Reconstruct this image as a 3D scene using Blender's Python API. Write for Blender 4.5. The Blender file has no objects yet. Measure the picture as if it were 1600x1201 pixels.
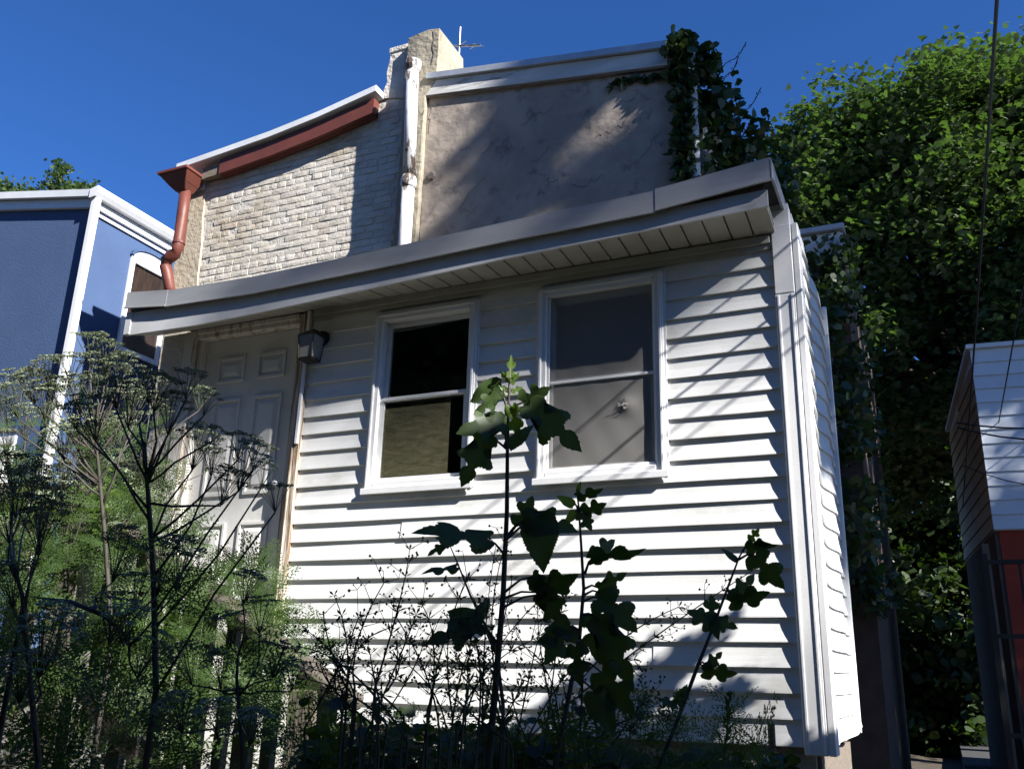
import bpy, bmesh, math, random
import numpy as np
from mathutils import Vector, Matrix

SC = bpy.context.scene
COL = SC.collection
R = math.radians
random.seed(7)
rng = np.random.default_rng(7)

# ------------------------------------------------------------------ camera
CAM = Vector((0.0, -4.6, 1.5))
ROT = Matrix(((0.91195696, 0.10260549, 0.39724881),
              (0.40933645, -0.29336788, -0.86393226),
              (0.02789585, 0.95047746, -0.30953905)))
FPX = 1441.4
cam_data = bpy.data.cameras.new('camera')
cam_data.sensor_width = 36.0
cam_data.lens = FPX / 1600.0 * 36.0
cam_data.clip_start = 0.05
cam_data.clip_end = 500.0
cam = bpy.data.objects.new('camera', cam_data)
cam.matrix_world = Matrix.Translation(CAM) @ ROT.to_4x4()
COL.objects.link(cam)
SC.camera = cam

# ------------------------------------------------------------------ sky, sun, exposure
SUN = Vector((0.85, -0.30, 0.65)).normalized()          # towards the sun
world = bpy.data.worlds.new('World')
SC.world = world
world.use_nodes = True
wn = world.node_tree.nodes
bg = wn['Background']
sky = wn.new('ShaderNodeTexSky')
sky.sky_type = 'NISHITA'
sky.sun_disc = False
sky.sun_elevation = math.asin(SUN.z)
sky.sun_rotation = math.atan2(SUN.x, SUN.y)
sky.altitude = 300.0
sky.air_density = 1.0
sky.dust_density = 0.0
sky.ozone_density = 10.0
deep = wn.new('ShaderNodeHueSaturation')
deep.inputs['Saturation'].default_value = 1.10
deep.inputs['Hue'].default_value = 0.508
world.node_tree.links.new(sky.outputs[0], deep.inputs['Color'])
world.node_tree.links.new(deep.outputs[0], bg.inputs[0])
bg.inputs[1].default_value = 0.064

sun_data = bpy.data.lights.new('sun', 'SUN')
sun_data.energy = 5.0
sun_data.angle = R(0.53)
sun_data.color = (1.0, 0.972, 0.93)
sun = bpy.data.objects.new('sun', sun_data)
sun.rotation_euler = SUN.to_track_quat('Z', 'Y').to_euler()
sun.location = (8, -4, 12)
COL.objects.link(sun)

vs = SC.view_settings
vs.view_transform = 'Standard'
vs.look = 'None'
vs.exposure = 1.4
vs.gamma = 1.0

# ------------------------------------------------------------------ materials
MATS = {}


def nd(t, kind, **kw):
    n = t.nodes.new(kind)
    for k, v in kw.items():
        setattr(n, k, v)
    return n


def mat(name, c1, c2=None, scale=6.0, rough=0.6, bump=0.0, bscale=None, metallic=0.0, spec=0.4,
        stretch=(1, 1, 1), rand=0.0, lo=0.35, hi=0.65, detail=6.0, third=None, tscale=2.0, tlo=0.55, thi=0.65):
    """Principled material: two colours mixed by noise, an optional third in patches, noise bump."""
    m = bpy.data.materials.new(name)
    m.use_nodes = True
    t = m.node_tree
    b = t.nodes['Principled BSDF']
    b.inputs['Roughness'].default_value = rough
    b.inputs['Metallic'].default_value = metallic
    b.inputs['Specular IOR Level'].default_value = spec
    tc = nd(t, 'ShaderNodeTexCoord')
    geo = nd(t, 'ShaderNodeNewGeometry')
    mp = nd(t, 'ShaderNodeMapping')
    mp.inputs['Scale'].default_value = stretch
    t.links.new(geo.outputs['Position'], mp.inputs['Vector'])
    if c2 is None:
        c2 = tuple(x * 0.9 for x in c1)
    nz = nd(t, 'ShaderNodeTexNoise')
    nz.inputs['Scale'].default_value = scale
    nz.inputs['Detail'].default_value = detail
    nz.inputs['Roughness'].default_value = 0.6
    t.links.new(mp.outputs[0], nz.inputs['Vector'])
    rp = nd(t, 'ShaderNodeMapRange')
    rp.inputs[1].default_value = lo
    rp.inputs[2].default_value = hi
    t.links.new(nz.outputs['Fac'], rp.inputs[0])
    mx = nd(t, 'ShaderNodeMix', data_type='RGBA')
    mx.inputs[6].default_value = (*c1, 1)
    mx.inputs[7].default_value = (*c2, 1)
    t.links.new(rp.outputs[0], mx.inputs[0])
    out = mx.outputs[2]
    if third is not None:
        n3 = nd(t, 'ShaderNodeTexNoise')
        n3.inputs['Scale'].default_value = tscale
        n3.inputs['Detail'].default_value = 8
        n3.inputs['Roughness'].default_value = 0.7
        t.links.new(mp.outputs[0], n3.inputs['Vector'])
        r3 = nd(t, 'ShaderNodeMapRange')
        r3.inputs[1].default_value = tlo
        r3.inputs[2].default_value = thi
        t.links.new(n3.outputs['Fac'], r3.inputs[0])
        m3 = nd(t, 'ShaderNodeMix', data_type='RGBA')
        m3.inputs[7].default_value = (*third, 1)
        t.links.new(r3.outputs[0], m3.inputs[0])
        t.links.new(out, m3.inputs[6])
        out = m3.outputs[2]
    if rand > 0:
        oi = nd(t, 'ShaderNodeObjectInfo')
        hs = nd(t, 'ShaderNodeHueSaturation')
        mr = nd(t, 'ShaderNodeMapRange')
        mr.inputs[3].default_value = 1 - rand
        mr.inputs[4].default_value = 1 + rand
        t.links.new(oi.outputs['Random'], mr.inputs[0])
        t.links.new(mr.outputs[0], hs.inputs['Value'])
        t.links.new(out, hs.inputs['Color'])
        out = hs.outputs[0]
    t.links.new(out, b.inputs['Base Color'])
    if bump > 0:
        n2 = nd(t, 'ShaderNodeTexNoise')
        n2.inputs['Scale'].default_value = bscale or scale * 4
        n2.inputs['Detail'].default_value = 8
        t.links.new(mp.outputs[0], n2.inputs['Vector'])
        bp = nd(t, 'ShaderNodeBump')
        bp.inputs['Strength'].default_value = bump
        bp.inputs['Distance'].default_value = 0.02
        t.links.new(n2.outputs['Fac'], bp.inputs['Height'])
        t.links.new(bp.outputs[0], b.inputs['Normal'])
    MATS[name] = m
    return m


def leaf_mat(name, c1, c2, trans=0.4, rough=0.5, scale=3.0, gloss=0.05, tint=(1.5, 1.6, 0.6)):
    m = bpy.data.materials.new(name)
    m.use_nodes = True
    t = m.node_tree
    t.nodes.remove(t.nodes['Principled BSDF'])
    o = t.nodes['Material Output']
    geo = nd(t, 'ShaderNodeNewGeometry')
    nz = nd(t, 'ShaderNodeTexNoise')
    nz.inputs['Scale'].default_value = scale
    nz.inputs['Detail'].default_value = 3
    t.links.new(geo.outputs['Position'], nz.inputs['Vector'])
    ad = nd(t, 'ShaderNodeMath', operation='ADD')
    t.links.new(nz.outputs['Fac'], ad.inputs[0])
    rr = nd(t, 'ShaderNodeMath', operation='MULTIPLY_ADD')
    rr.inputs[1].default_value = 0.6
    rr.inputs[2].default_value = -0.3
    t.links.new(geo.outputs['Random Per Island'], rr.inputs[0])
    t.links.new(rr.outputs[0], ad.inputs[1])
    mx = nd(t, 'ShaderNodeMix', data_type='RGBA')
    mx.inputs[6].default_value = (*c1, 1)
    mx.inputs[7].default_value = (*c2, 1)
    t.links.new(ad.outputs[0], mx.inputs[0])
    df = nd(t, 'ShaderNodeBsdfDiffuse')
    tr = nd(t, 'ShaderNodeBsdfTranslucent')
    gl = nd(t, 'ShaderNodeBsdfGlossy')
    gl.inputs['Roughness'].default_value = rough
    t.links.new(mx.outputs[2], df.inputs[0])
    mul = nd(t, 'ShaderNodeMix', data_type='RGBA', blend_type='MULTIPLY')
    mul.inputs[0].default_value = 1
    mul.inputs[7].default_value = (*tint, 1)
    t.links.new(mx.outputs[2], mul.inputs[6])
    t.links.new(mul.outputs[2], tr.inputs[0])
    m1 = nd(t, 'ShaderNodeMixShader')
    m1.inputs[0].default_value = trans
    t.links.new(df.outputs[0], m1.inputs[1])
    t.links.new(tr.outputs[0], m1.inputs[2])
    m2 = nd(t, 'ShaderNodeMixShader')
    m2.inputs[0].default_value = gloss
    t.links.new(m1.outputs[0], m2.inputs[1])
    t.links.new(gl.outputs[0], m2.inputs[2])
    t.links.new(m2.outputs[0], o.inputs[0])
    MATS[name] = m
    return m


def mix_transparent(name, kind, fac, color, rough=0.05, fresnel=True):
    """glass pane / insect screen: a surface mixed with clear transparency"""
    m = bpy.data.materials.new(name)
    m.use_nodes = True
    t = m.node_tree
    t.nodes.remove(t.nodes['Principled BSDF'])
    o = t.nodes['Material Output']
    tp = nd(t, 'ShaderNodeBsdfTransparent')
    s = nd(t, kind)
    s.inputs[0].default_value = (*color, 1)
    if kind == 'ShaderNodeBsdfGlossy':
        s.inputs['Roughness'].default_value = rough
    mx = nd(t, 'ShaderNodeMixShader')
    if fresnel:
        fr = nd(t, 'ShaderNodeFresnel')
        fr.inputs[0].default_value = 1.5
        ml = nd(t, 'ShaderNodeMath', operation='MULTIPLY_ADD')
        ml.inputs[1].default_value = 1.0
        ml.inputs[2].default_value = fac
        t.links.new(fr.outputs[0], ml.inputs[0])
        t.links.new(ml.outputs[0], mx.inputs[0])
        tp.inputs[0].default_value = (0.85, 0.88, 0.86, 1)
    else:
        mx.inputs[0].default_value = fac
    t.links.new(tp.outputs[0], mx.inputs[1])
    t.links.new(s.outputs[0], mx.inputs[2])
    t.links.new(mx.outputs[0], o.inputs[0])
    MATS[name] = m
    return m


mat('vinyl', (0.76, 0.76, 0.75), (0.69, 0.69, 0.67), scale=2.5, rough=0.42, bump=0.04, bscale=90,
    third=(0.46, 0.44, 0.36), tscale=1.8, tlo=0.53, thi=0.82, stretch=(1, 1, 1.6))
mat('trim_white', (0.80, 0.80, 0.80), (0.72, 0.72, 0.72), scale=5, rough=0.4, bump=0.03, bscale=60)
mat('aluminium_grey', (0.44, 0.445, 0.455), (0.37, 0.37, 0.375), scale=2.2, rough=0.42, bump=0.05, bscale=6, metallic=0.15,
    stretch=(0.6, 1, 4), third=(0.27, 0.26, 0.25), tscale=1.6, tlo=0.55, thi=0.78)
mat('fascia_paint', (0.60, 0.61, 0.62), (0.50, 0.50, 0.50), scale=3, rough=0.45, bump=0.05, bscale=12,
    third=(0.32, 0.30, 0.27), tscale=3, tlo=0.62, thi=0.75)
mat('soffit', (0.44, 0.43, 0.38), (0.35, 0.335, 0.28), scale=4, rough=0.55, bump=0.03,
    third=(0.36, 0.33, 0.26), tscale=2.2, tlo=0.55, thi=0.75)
mat('door_paint', (0.70, 0.69, 0.66), (0.62, 0.60, 0.56), scale=3, rough=0.5, bump=0.05, bscale=30,
    third=(0.42, 0.40, 0.35), tscale=2.0, tlo=0.58, thi=0.75)
mat('door_trim', (0.68, 0.66, 0.61), (0.58, 0.55, 0.49), scale=4, rough=0.6, bump=0.15, bscale=20, stretch=(6, 6, 0.7),
    third=(0.30, 0.20, 0.12), tscale=3.0, tlo=0.52, thi=0.64)
mat('worn_trim', (0.62, 0.58, 0.50), (0.45, 0.36, 0.26), scale=6, rough=0.8, bump=0.5, bscale=14, stretch=(8, 8, 0.5),
    third=(0.20, 0.12, 0.07), tscale=4.0, tlo=0.46, thi=0.60)
mat('brick_paint', (0.64, 0.60, 0.53), (0.55, 0.50, 0.42), scale=3.0, rough=0.85, bump=0.28, bscale=45, rand=0.08,
    third=(0.40, 0.32, 0.22), tscale=1.6, tlo=0.50, thi=0.68)
mat('mortar', (0.60, 0.57, 0.51), (0.46, 0.43, 0.37), scale=9, rough=0.95, bump=0.6, bscale=40)
mat('stucco_buff', (0.48, 0.42, 0.32), (0.40, 0.34, 0.25), scale=3, rough=0.95, bump=0.6, bscale=22,
    third=(0.20, 0.17, 0.13), tscale=5, tlo=0.62, thi=0.72)
mat('stucco_grey', (0.375, 0.315, 0.26), (0.285, 0.24, 0.20), scale=2.2, rough=0.95, bump=1.0, bscale=7, lo=.40, hi=.60,
    third=(0.15, 0.13, 0.12), tscale=4.5, tlo=0.54, thi=0.68, detail=12)
mat('chimney_stucco', (0.35, 0.31, 0.235), (0.28, 0.245, 0.185), scale=3.4, rough=0.95, bump=0.9, bscale=16,
    third=(0.17, 0.14, 0.10), tscale=7, tlo=0.60, thi=0.70)
mat('white_masonry', (0.60, 0.56, 0.50), (0.50, 0.46, 0.40), scale=4, rough=0.9, bump=0.9, bscale=24,
    third=(0.30, 0.27, 0.23), tscale=8, tlo=0.62, thi=0.72)
mat('crack', (0.16, 0.135, 0.115), rough=1.0)
mat('red_brown', (0.155, 0.046, 0.032), (0.12, 0.036, 0.026), scale=4, rough=0.5, bump=0.08, bscale=25,
    third=(0.10, 0.04, 0.03), tscale=4, tlo=0.6, thi=0.75)
mat('galvanised', (0.50, 0.52, 0.54), (0.42, 0.44, 0.46), scale=8, rough=0.4, metallic=0.5)
mat('roof_white', (0.70, 0.72, 0.73), (0.60, 0.62, 0.64), scale=3, rough=0.5, bump=0.05)
mat('old_wood', (0.24, 0.20, 0.16), (0.16, 0.13, 0.10), scale=5, rough=0.9, bump=0.5, bscale=20, stretch=(1, 8, 8))
mat('peeling_white', (0.66, 0.66, 0.65), (0.54, 0.53, 0.52), scale=4, rough=0.6, bump=0.35, bscale=18, stretch=(1, 1, 0.4),
    third=(0.10, 0.075, 0.06), tscale=6.0, tlo=0.545, thi=0.58)
mat('peeling_board', (0.62, 0.62, 0.60), (0.48, 0.47, 0.45), scale=3, rough=0.7, bump=0.3, bscale=16, stretch=(0.5, 1, 3),
    third=(0.18, 0.14, 0.11), tscale=4, tlo=0.60, thi=0.68)
mat('tar_roof', (0.09, 0.09, 0.095), (0.06, 0.06, 0.06), scale=5, rough=0.95, bump=0.3)
mat('blue_stucco', (0.056, 0.097, 0.200), (0.049, 0.085, 0.176), scale=2.0, rough=0.85, bump=0.25, bscale=70,
    third=(0.06, 0.09, 0.18), tscale=1.2, tlo=0.55, thi=0.8)
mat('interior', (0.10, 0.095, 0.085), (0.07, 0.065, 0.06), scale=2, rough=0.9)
mat('plywood', (0.30, 0.27, 0.14), (0.16, 0.145, 0.085), scale=4, rough=0.8, bump=0.3, stretch=(1, 1, 2.5), detail=12, lo=.44, hi=.56,
    third=(0.03, 0.028, 0.02), tscale=7.0, tlo=0.50, thi=0.58)
mat('curtain', (0.075, 0.042, 0.034), (0.035, 0.02, 0.018), scale=3, rough=0.9, stretch=(1, 6, 1))
mat('concrete', (0.36, 0.35, 0.32), (0.26, 0.25, 0.23), scale=4, rough=0.95, bump=0.5, bscale=25,
    third=(0.13, 0.13, 0.11), tscale=2.5, tlo=0.55, thi=0.7)
mat('bronze', (0.045, 0.038, 0.032), (0.03, 0.026, 0.022), scale=20, rough=0.45, metallic=0.6)
mat('frosted', (0.26, 0.26, 0.24), (0.18, 0.18, 0.165), scale=10, rough=0.25)
mat('grey_wood', (0.15, 0.128, 0.10), (0.10, 0.085, 0.07), scale=5, rough=0.9, bump=0.5, bscale=14, stretch=(7, 7, 0.6),
    third=(0.09, 0.075, 0.055), tscale=3, tlo=0.55, thi=0.7)
mat('rail_wood', (0.115, 0.098, 0.078), (0.075, 0.064, 0.052), scale=6, rough=0.9, bump=0.5, bscale=18, stretch=(1, 6, 6),
    third=(0.08, 0.09, 0.05), tscale=4, tlo=0.58, thi=0.7)
mat('soil', (0.075, 0.058, 0.04), (0.05, 0.04, 0.028), scale=3, rough=1.0, bump=0.8, third=(0.05, 0.07, 0.025), tscale=1.2)
mat('asphalt', (0.055, 0.055, 0.055), (0.04, 0.04, 0.04), scale=8, rough=0.95, bump=0.4)
mat('cable', (0.012, 0.012, 0.012), rough=0.6)
mat('white_siding', (0.62, 0.66, 0.70), (0.55, 0.59, 0.64), scale=2, rough=0.5, bump=0.05, rand=0.04)
mat('tan_siding', (0.40, 0.29, 0.16), (0.33, 0.24, 0.13), scale=2, rough=0.7, rand=0.06)
mat('red_wall', (0.30, 0.040, 0.018), (0.24, 0.032, 0.015), scale=3, rough=0.8, bump=0.2)
mat('dark_iron', (0.014, 0.015, 0.016), (0.01, 0.01, 0.01), scale=12, rough=0.6)
mat('far_brick', (0.10, 0.07, 0.055), (0.07, 0.05, 0.04), scale=5, rough=0.95, bump=0.4)
mat('off_house', (0.30, 0.24, 0.20), (0.25, 0.20, 0.17), scale=2, rough=0.95)
mat('bark', (0.085, 0.068, 0.050), (0.05, 0.04, 0.03), scale=4, rough=0.95, bump=0.8, stretch=(4, 4, 0.7))
mat('stem_purple', (0.075, 0.060, 0.055), (0.05, 0.05, 0.035), scale=20, rough=0.6)
mat('stem_green', (0.055, 0.075, 0.035), (0.05, 0.045, 0.035), scale=15, rough=0.6)
mat('metal_antenna', (0.30, 0.31, 0.32), rough=0.35, metallic=0.8)
mat('meter_grey', (0.55, 0.55, 0.54), (0.45, 0.45, 0.44), scale=10, rough=0.5)
mat('rust_pipe', (0.20, 0.11, 0.08), (0.12, 0.07, 0.05), scale=12, rough=0.8, bump=0.3)
leaf_mat('maple_leaf', (0.034, 0.066, 0.015), (0.086, 0.132, 0.034), trans=0.42, gloss=0.08, scale=1.0, tint=(1.15, 1.4, 0.6))
leaf_mat('far_leaf', (0.040, 0.075, 0.022), (0.075, 0.115, 0.035), trans=0.35, scale=1.0)
leaf_mat('dark_leaf', (0.018, 0.040, 0.010), (0.040, 0.070, 0.016), trans=0.35, scale=1.0)
leaf_mat('vine_leaf', (0.020, 0.045, 0.014), (0.042, 0.075, 0.022), trans=0.3, scale=3.0)
leaf_mat('mulberry_leaf', (0.040, 0.072, 0.020), (0.058, 0.100, 0.026), trans=0.28, gloss=0.04, scale=18)
leaf_mat('young_leaf', (0.085, 0.150, 0.022), (0.120, 0.190, 0.030), trans=0.45, gloss=0.04, scale=18)
leaf_mat('fern_leaf', (0.040, 0.078, 0.020), (0.082, 0.132, 0.036), trans=0.40, gloss=0.03, scale=4)
leaf_mat('weed_leaf', (0.040, 0.075, 0.020), (0.070, 0.110, 0.030), trans=0.35, gloss=0.03, scale=8)
leaf_mat('floret', (0.24, 0.30, 0.17), (0.44, 0.47, 0.36), trans=0.30, gloss=0.0, scale=12, tint=(1, 1.05, 0.8))
leaf_mat('bur', (0.045, 0.055, 0.035), (0.07, 0.08, 0.045), trans=0.1, gloss=0.02, scale=12)
mix_transparent('glass', 'ShaderNodeBsdfGlossy', 0.02, (0.95, 0.97, 1.0), rough=0.02)
dg_ = mix_transparent('dirty_glass', 'ShaderNodeBsdfDiffuse', 0.07, (0.25, 0.235, 0.14), fresnel=False)
t_ = dg_.node_tree
geo_ = nd(t_, 'ShaderNodeNewGeometry')
mp_ = nd(t_, 'ShaderNodeMapping')
mp_.inputs['Rotation'].default_value = (0, R(-14), 0)
mp_.inputs['Scale'].default_value = (1.6, 1, 6.0)
nz_ = nd(t_, 'ShaderNodeTexNoise')
nz_.inputs['Scale'].default_value = 7.0
nz_.inputs['Detail'].default_value = 12
nz_.inputs['Roughness'].default_value = 0.75
mr_ = nd(t_, 'ShaderNodeMapRange')
mr_.inputs[1].default_value = 0.30
mr_.inputs[2].default_value = 0.72
mr_.inputs[3].default_value = 0.05
mr_.inputs[4].default_value = 0.38
t_.links.new(geo_.outputs['Position'], mp_.inputs['Vector'])
t_.links.new(mp_.outputs[0], nz_.inputs['Vector'])
t_.links.new(nz_.outputs['Fac'], mr_.inputs[0])
t_.links.new(mr_.outputs[0], [n for n in t_.nodes if n.type == 'MIX_SHADER'][0].inputs[0])
mix_transparent('screen', 'ShaderNodeBsdfDiffuse', 0.56, (0.31, 0.30, 0.285), fresnel=False)

# ------------------------------------------------------------------ mesh helpers
ORIG = {}


def org(o):
    return ORIG.get(o.name, Vector((0, 0, 0))) if o is not None else Vector((0, 0, 0))


class MB:
    """collects shapes (world coordinates), then links them as one mesh object"""

    def __init__(s):
        s.v, s.f = [], []

    def add(s, vs, fs):
        n = len(s.v)
        s.v += [tuple(p) for p in vs]
        s.f += [tuple(i + n for i in f) for f in fs]
        return s

    def box(s, x0, x1, y0, y1, z0, z1):
        return s.add([(x0, y0, z0), (x1, y0, z0), (x1, y1, z0), (x0, y1, z0),
                      (x0, y0, z1), (x1, y0, z1), (x1, y1, z1), (x0, y1, z1)],
                     [(0, 3, 2, 1), (4, 5, 6, 7), (0, 1, 5, 4), (1, 2, 6, 5), (2, 3, 7, 6), (3, 0, 4, 7)])

    def hexa(s, p):
        return s.add(p, [(0, 3, 2, 1), (4, 5, 6, 7), (0, 1, 5, 4), (1, 2, 6, 5), (2, 3, 7, 6), (3, 0, 4, 7)])

    def bar(s, a, b, w, h, up=(0, 0, 1)):
        """square bar from a to b, w across, h along up"""
        a, b = Vector(a), Vector(b)
        d = (b - a).normalized()
        u = Vector(up)
        x = d.cross(u).normalized() * w / 2
        u = x.cross(d).normalized() * h / 2
        return s.hexa([a - x - u, a + x - u, b + x - u, b - x - u, a - x + u, a + x + u, b + x + u, b - x + u])

    def tube(s, path, rad, n=6, cap=True):
        path = [Vector(p) for p in path]
        if not hasattr(rad, '__len__'):
            rad = [rad] * len(path)
        rings = []
        ref = Vector((0.31, 0.17, 0.93)).normalized()
        for i, p in enumerate(path):
            d = (path[min(i + 1, len(path) - 1)] - path[max(i - 1, 0)])
            d = d.normalized() if d.length > 1e-9 else Vector((0, 0, 1))
            x = d.cross(ref)
            if x.length < 0.05:
                x = d.cross(Vector((1, 0, 0)))
            x.normalize()
            y = d.cross(x)
            rings.append([p + (x * math.cos(2 * math.pi * k / n) + y * math.sin(2 * math.pi * k / n)) * rad[i] for k in range(n)])
        vs = [q for r in rings for q in r]
        fs = []
        for i in range(len(rings) - 1):
            for k in range(n):
                a, b = i * n + k, i * n + (k + 1) % n
                fs.append((a, b, b + n, a + n))
        if cap:
            fs.append(tuple(range(n - 1, -1, -1)))
            fs.append(tuple(range((len(rings) - 1) * n, len(rings) * n)))
        return s.add(vs, fs)

    def extrude(s, prof, a, b, axis):
        """profile: list of 3D points at one end (a); the same shifted along axis to b"""
        n = len(prof)
        vs = []
        for t in (a, b):
            for p in prof:
                q = list(p)
                q[axis] = t
                vs.append(q)
        fs = [(k, (k + 1) % n, n + (k + 1) % n, n + k) for k in range(n)]
        fs += [tuple(range(n - 1, -1, -1)), tuple(range(n, 2 * n))]
        return s.add(vs, fs)

    def build(s, name, material, parent=None, smooth=False, bevel=0.0):
        return link_mesh(name, s.v, s.f, material, parent, smooth, bevel)


def link_mesh(name, v, f, material, parent=None, smooth=False, bevel=0.0, base=None):
    o0 = org(parent) if parent is not None else Vector(base or (0, 0, 0))
    me = bpy.data.meshes.new(name)
    me.from_pydata([(p[0] - o0.x, p[1] - o0.y, p[2] - o0.z) for p in v], [], f)
    if bevel > 0:
        bm = bmesh.new()
        bm.from_mesh(me)
        bmesh.ops.recalc_face_normals(bm, faces=bm.faces)
        bmesh.ops.bevel(bm, geom=bm.edges[:], offset=bevel, segments=1, affect='EDGES', clamp_overlap=True)
        bm.to_mesh(me)
        bm.free()
    me.materials.append(MATS[material])
    if smooth:
        me.polygons.foreach_set('use_smooth', [True] * len(me.polygons))
    me.update()
    o = bpy.data.objects.new(name, me)
    COL.objects.link(o)
    if parent is not None:
        o.parent = parent
        ORIG[o.name] = o0
    else:
        o.location = o0
        ORIG[o.name] = o0
    return o


def tag(o, label=None, cat=None, group=None, kind=None):
    if label:
        o['label'] = label
    if cat:
        o['category'] = cat
    if group:
        o['group'] = group
    if kind:
        o['kind'] = kind
    return o


def thing(name, label, cat, base, group=None):
    o = bpy.data.objects.new(name, None)
    o.empty_display_size = 0.2
    o.location = base
    COL.objects.link(o)
    ORIG[o.name] = Vector(base)
    return tag(o, label, cat, group)


def inst(name, me, parent, M):
    """an object sharing mesh data; M = world matrix"""
    o = bpy.data.objects.new(name, me)
    o0 = org(parent)
    o.matrix_local = Matrix.Translation(-o0) @ M
    COL.objects.link(o)
    o.parent = parent
    o.matrix_local = Matrix.Translation(-o0) @ M
    return o


def mesh_data(name, v, f, material, smooth=False):
    me = bpy.data.meshes.new(name)
    me.from_pydata([tuple(p) for p in v], [], f)
    me.materials.append(MATS[material])
    if smooth:
        me.polygons.foreach_set('use_smooth', [True] * len(me.polygons))
    me.update()
    return me


def fast_polys(name, V, k, material, parent=None, base=None):
    """V: (N*k,3) array; every k points are one polygon"""
    n = len(V) // k
    o0 = org(parent) if parent is not None else Vector(base or (0, 0, 0))
    V = V - np.array(o0)
    me = bpy.data.meshes.new(name)
    me.vertices.add(n * k)
    me.vertices.foreach_set('co', V.astype(np.float32).ravel())
    me.loops.add(n * k)
    me.loops.foreach_set('vertex_index', np.arange(n * k, dtype=np.int32))
    me.polygons.add(n)
    me.polygons.foreach_set('loop_start', np.arange(0, n * k, k, dtype=np.int32))
    me.polygons.foreach_set('loop_total', np.full(n, k, dtype=np.int32))
    me.materials.append(MATS[material])
    me.update(calc_edges=True)
    o = bpy.data.objects.new(name, me)
    COL.objects.link(o)
    if parent is not None:
        o.parent = parent
    else:
        o.location = o0
    ORIG[o.name] = o0
    return o


LEAF5 = np.array([(0, 0), (0.42, 0.25), (0.36, 0.62), (0, 1.0), (-0.38, 0.58), (-0.40, 0.22)])
LEAFM = np.array([(0, 0), (0.22, 0.18), (0.55, 0.22), (0.36, 0.5), (0.30, 0.72), (0, 1.0), (-0.30, 0.72), (-0.36, 0.5), (-0.55, 0.22), (-0.22, 0.18)])
LEAFJ = np.array([(0, 0), (.40, .12), (.50, .42), (.24, .50), (.22, .76), (0, 1.0), (-.25, .72), (-.22, .48), (-.50, .36)])
LEAFN = np.array([(0, 0), (0.12, 0.35), (0, 1.0), (-0.12, 0.35)])


def leaf_cloud(C, size, shape, g=None, up=0.35, droop=0.15):
    """leaf polygons at centres C: random facing with an upward bias"""
    n = len(C)
    nrm = rng.normal(size=(n, 3))
    nrm /= np.linalg.norm(nrm, axis=1)[:, None]
    nrm[:, 2] = np.abs(nrm[:, 2]) + up
    nrm /= np.linalg.norm(nrm, axis=1)[:, None]
    a = rng.normal(size=(n, 3))
    a[:, 2] -= droop * 2
    a -= (a * nrm).sum(1)[:, None] * nrm
    a /= np.linalg.norm(a, axis=1)[:, None]
    b = np.cross(nrm, a)
    s = size * rng.uniform(0.6, 1.25, size=n)
    k = len(shape)
    V = np.zeros((n, k, 3))
    for i, (x, y) in enumerate(shape):
        bend = -0.18 * (y - 0.3) ** 2 - 0.25 * abs(x)
        V[:, i, :] = C + (b * x + a * (y - 0.3) + nrm * bend) * s[:, None]
    return V.reshape(-1, 3)


def at(px, py, d):
    """point at distance d (m) from the eye in the direction of a spot measured on the photo"""
    v = ROT @ Vector((px - 800.0, -(py - 600.5), -FPX))
    return CAM + v.normalized() * d


# ================================================================== THE SETTING
def ground_z(x, y):
    # yard lies low by the eye and climbs toward the houses on the left
    t = min(max((-x - 0.6) / 4.5, 0), 1)
    k = min(max((y + 4.2) / 3.5, 0), 1)
    return 0.95 * t * k + 0.35 * k * min(max((y + 1) / 6, 0), 1)


gx = [-80, -40, -20, -14, -10] + [-9 + 0.75 * i for i in range(17)] + [5, 8, 14, 25, 60]
gy = [-60, -25, -12, -8] + [-6.5 + 0.65 * i for i in range(18)] + [7, 10, 15, 22, 35, 60, 150]
gv, gf = [], []
for y in gy:
    for x in gx:
        gv.append((x, y, ground_z(x, y) + (random.uniform(-0.03, 0.03) if abs(x) < 9 and abs(y) < 7 else 0)))
for j in range(len(gy) - 1):
    for i in range(len(gx) - 1):
        a = j * len(gx) + i
        gf.append((a, a + 1, a + 1 + len(gx), a + len(gx)))
g = link_mesh('ground', gv, gf, 'soil', smooth=True)
tag(g, kind='structure')
m = MB().box(0.1, 1.0, -1.0, 40, -0.2, 0.62)
tag(m.build('path', 'asphalt'), kind='structure')

# ================================================================== HOUSE ADDITION (white vinyl)
ZB, EX = 1.275, 0.1125
XR, XL = -0.60, -3.56
DEEP = 1.40
add = thing('house_addition', 'low white vinyl sided lean-to with grey metal roof edge, door and two windows', 'house', (-2.6, 0.7, 1.0))
W1 = (-3.055, -2.345, 2.57, 3.705)
W2 = (-1.945, -1.210, 2.56, 3.700)


def interp(xs, zs, x):
    return float(np.interp(x, xs, zs))


# front wall sheathing with openings (inside is a dark room)
fw = MB()
for x0, x1 in ((-3.60, W1[0] + .05), (W1[1] - .05, W2[0] + .05), (W2[1] - .05, -0.52)):
    fw.box(x0, x1, 0.0, 0.10, ZB - .02, 4.0)
for w in (W1, W2):
    fw.box(w[0] + .0501, w[1] - .0501, 0.001, 0.099, ZB - .02, w[2] + .05)
    fw.box(w[0] + .0501, w[1] - .0501, 0.001, 0.099, w[3] - .05, 4.0)
front = fw.build('front_wall', 'vinyl', add)


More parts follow.
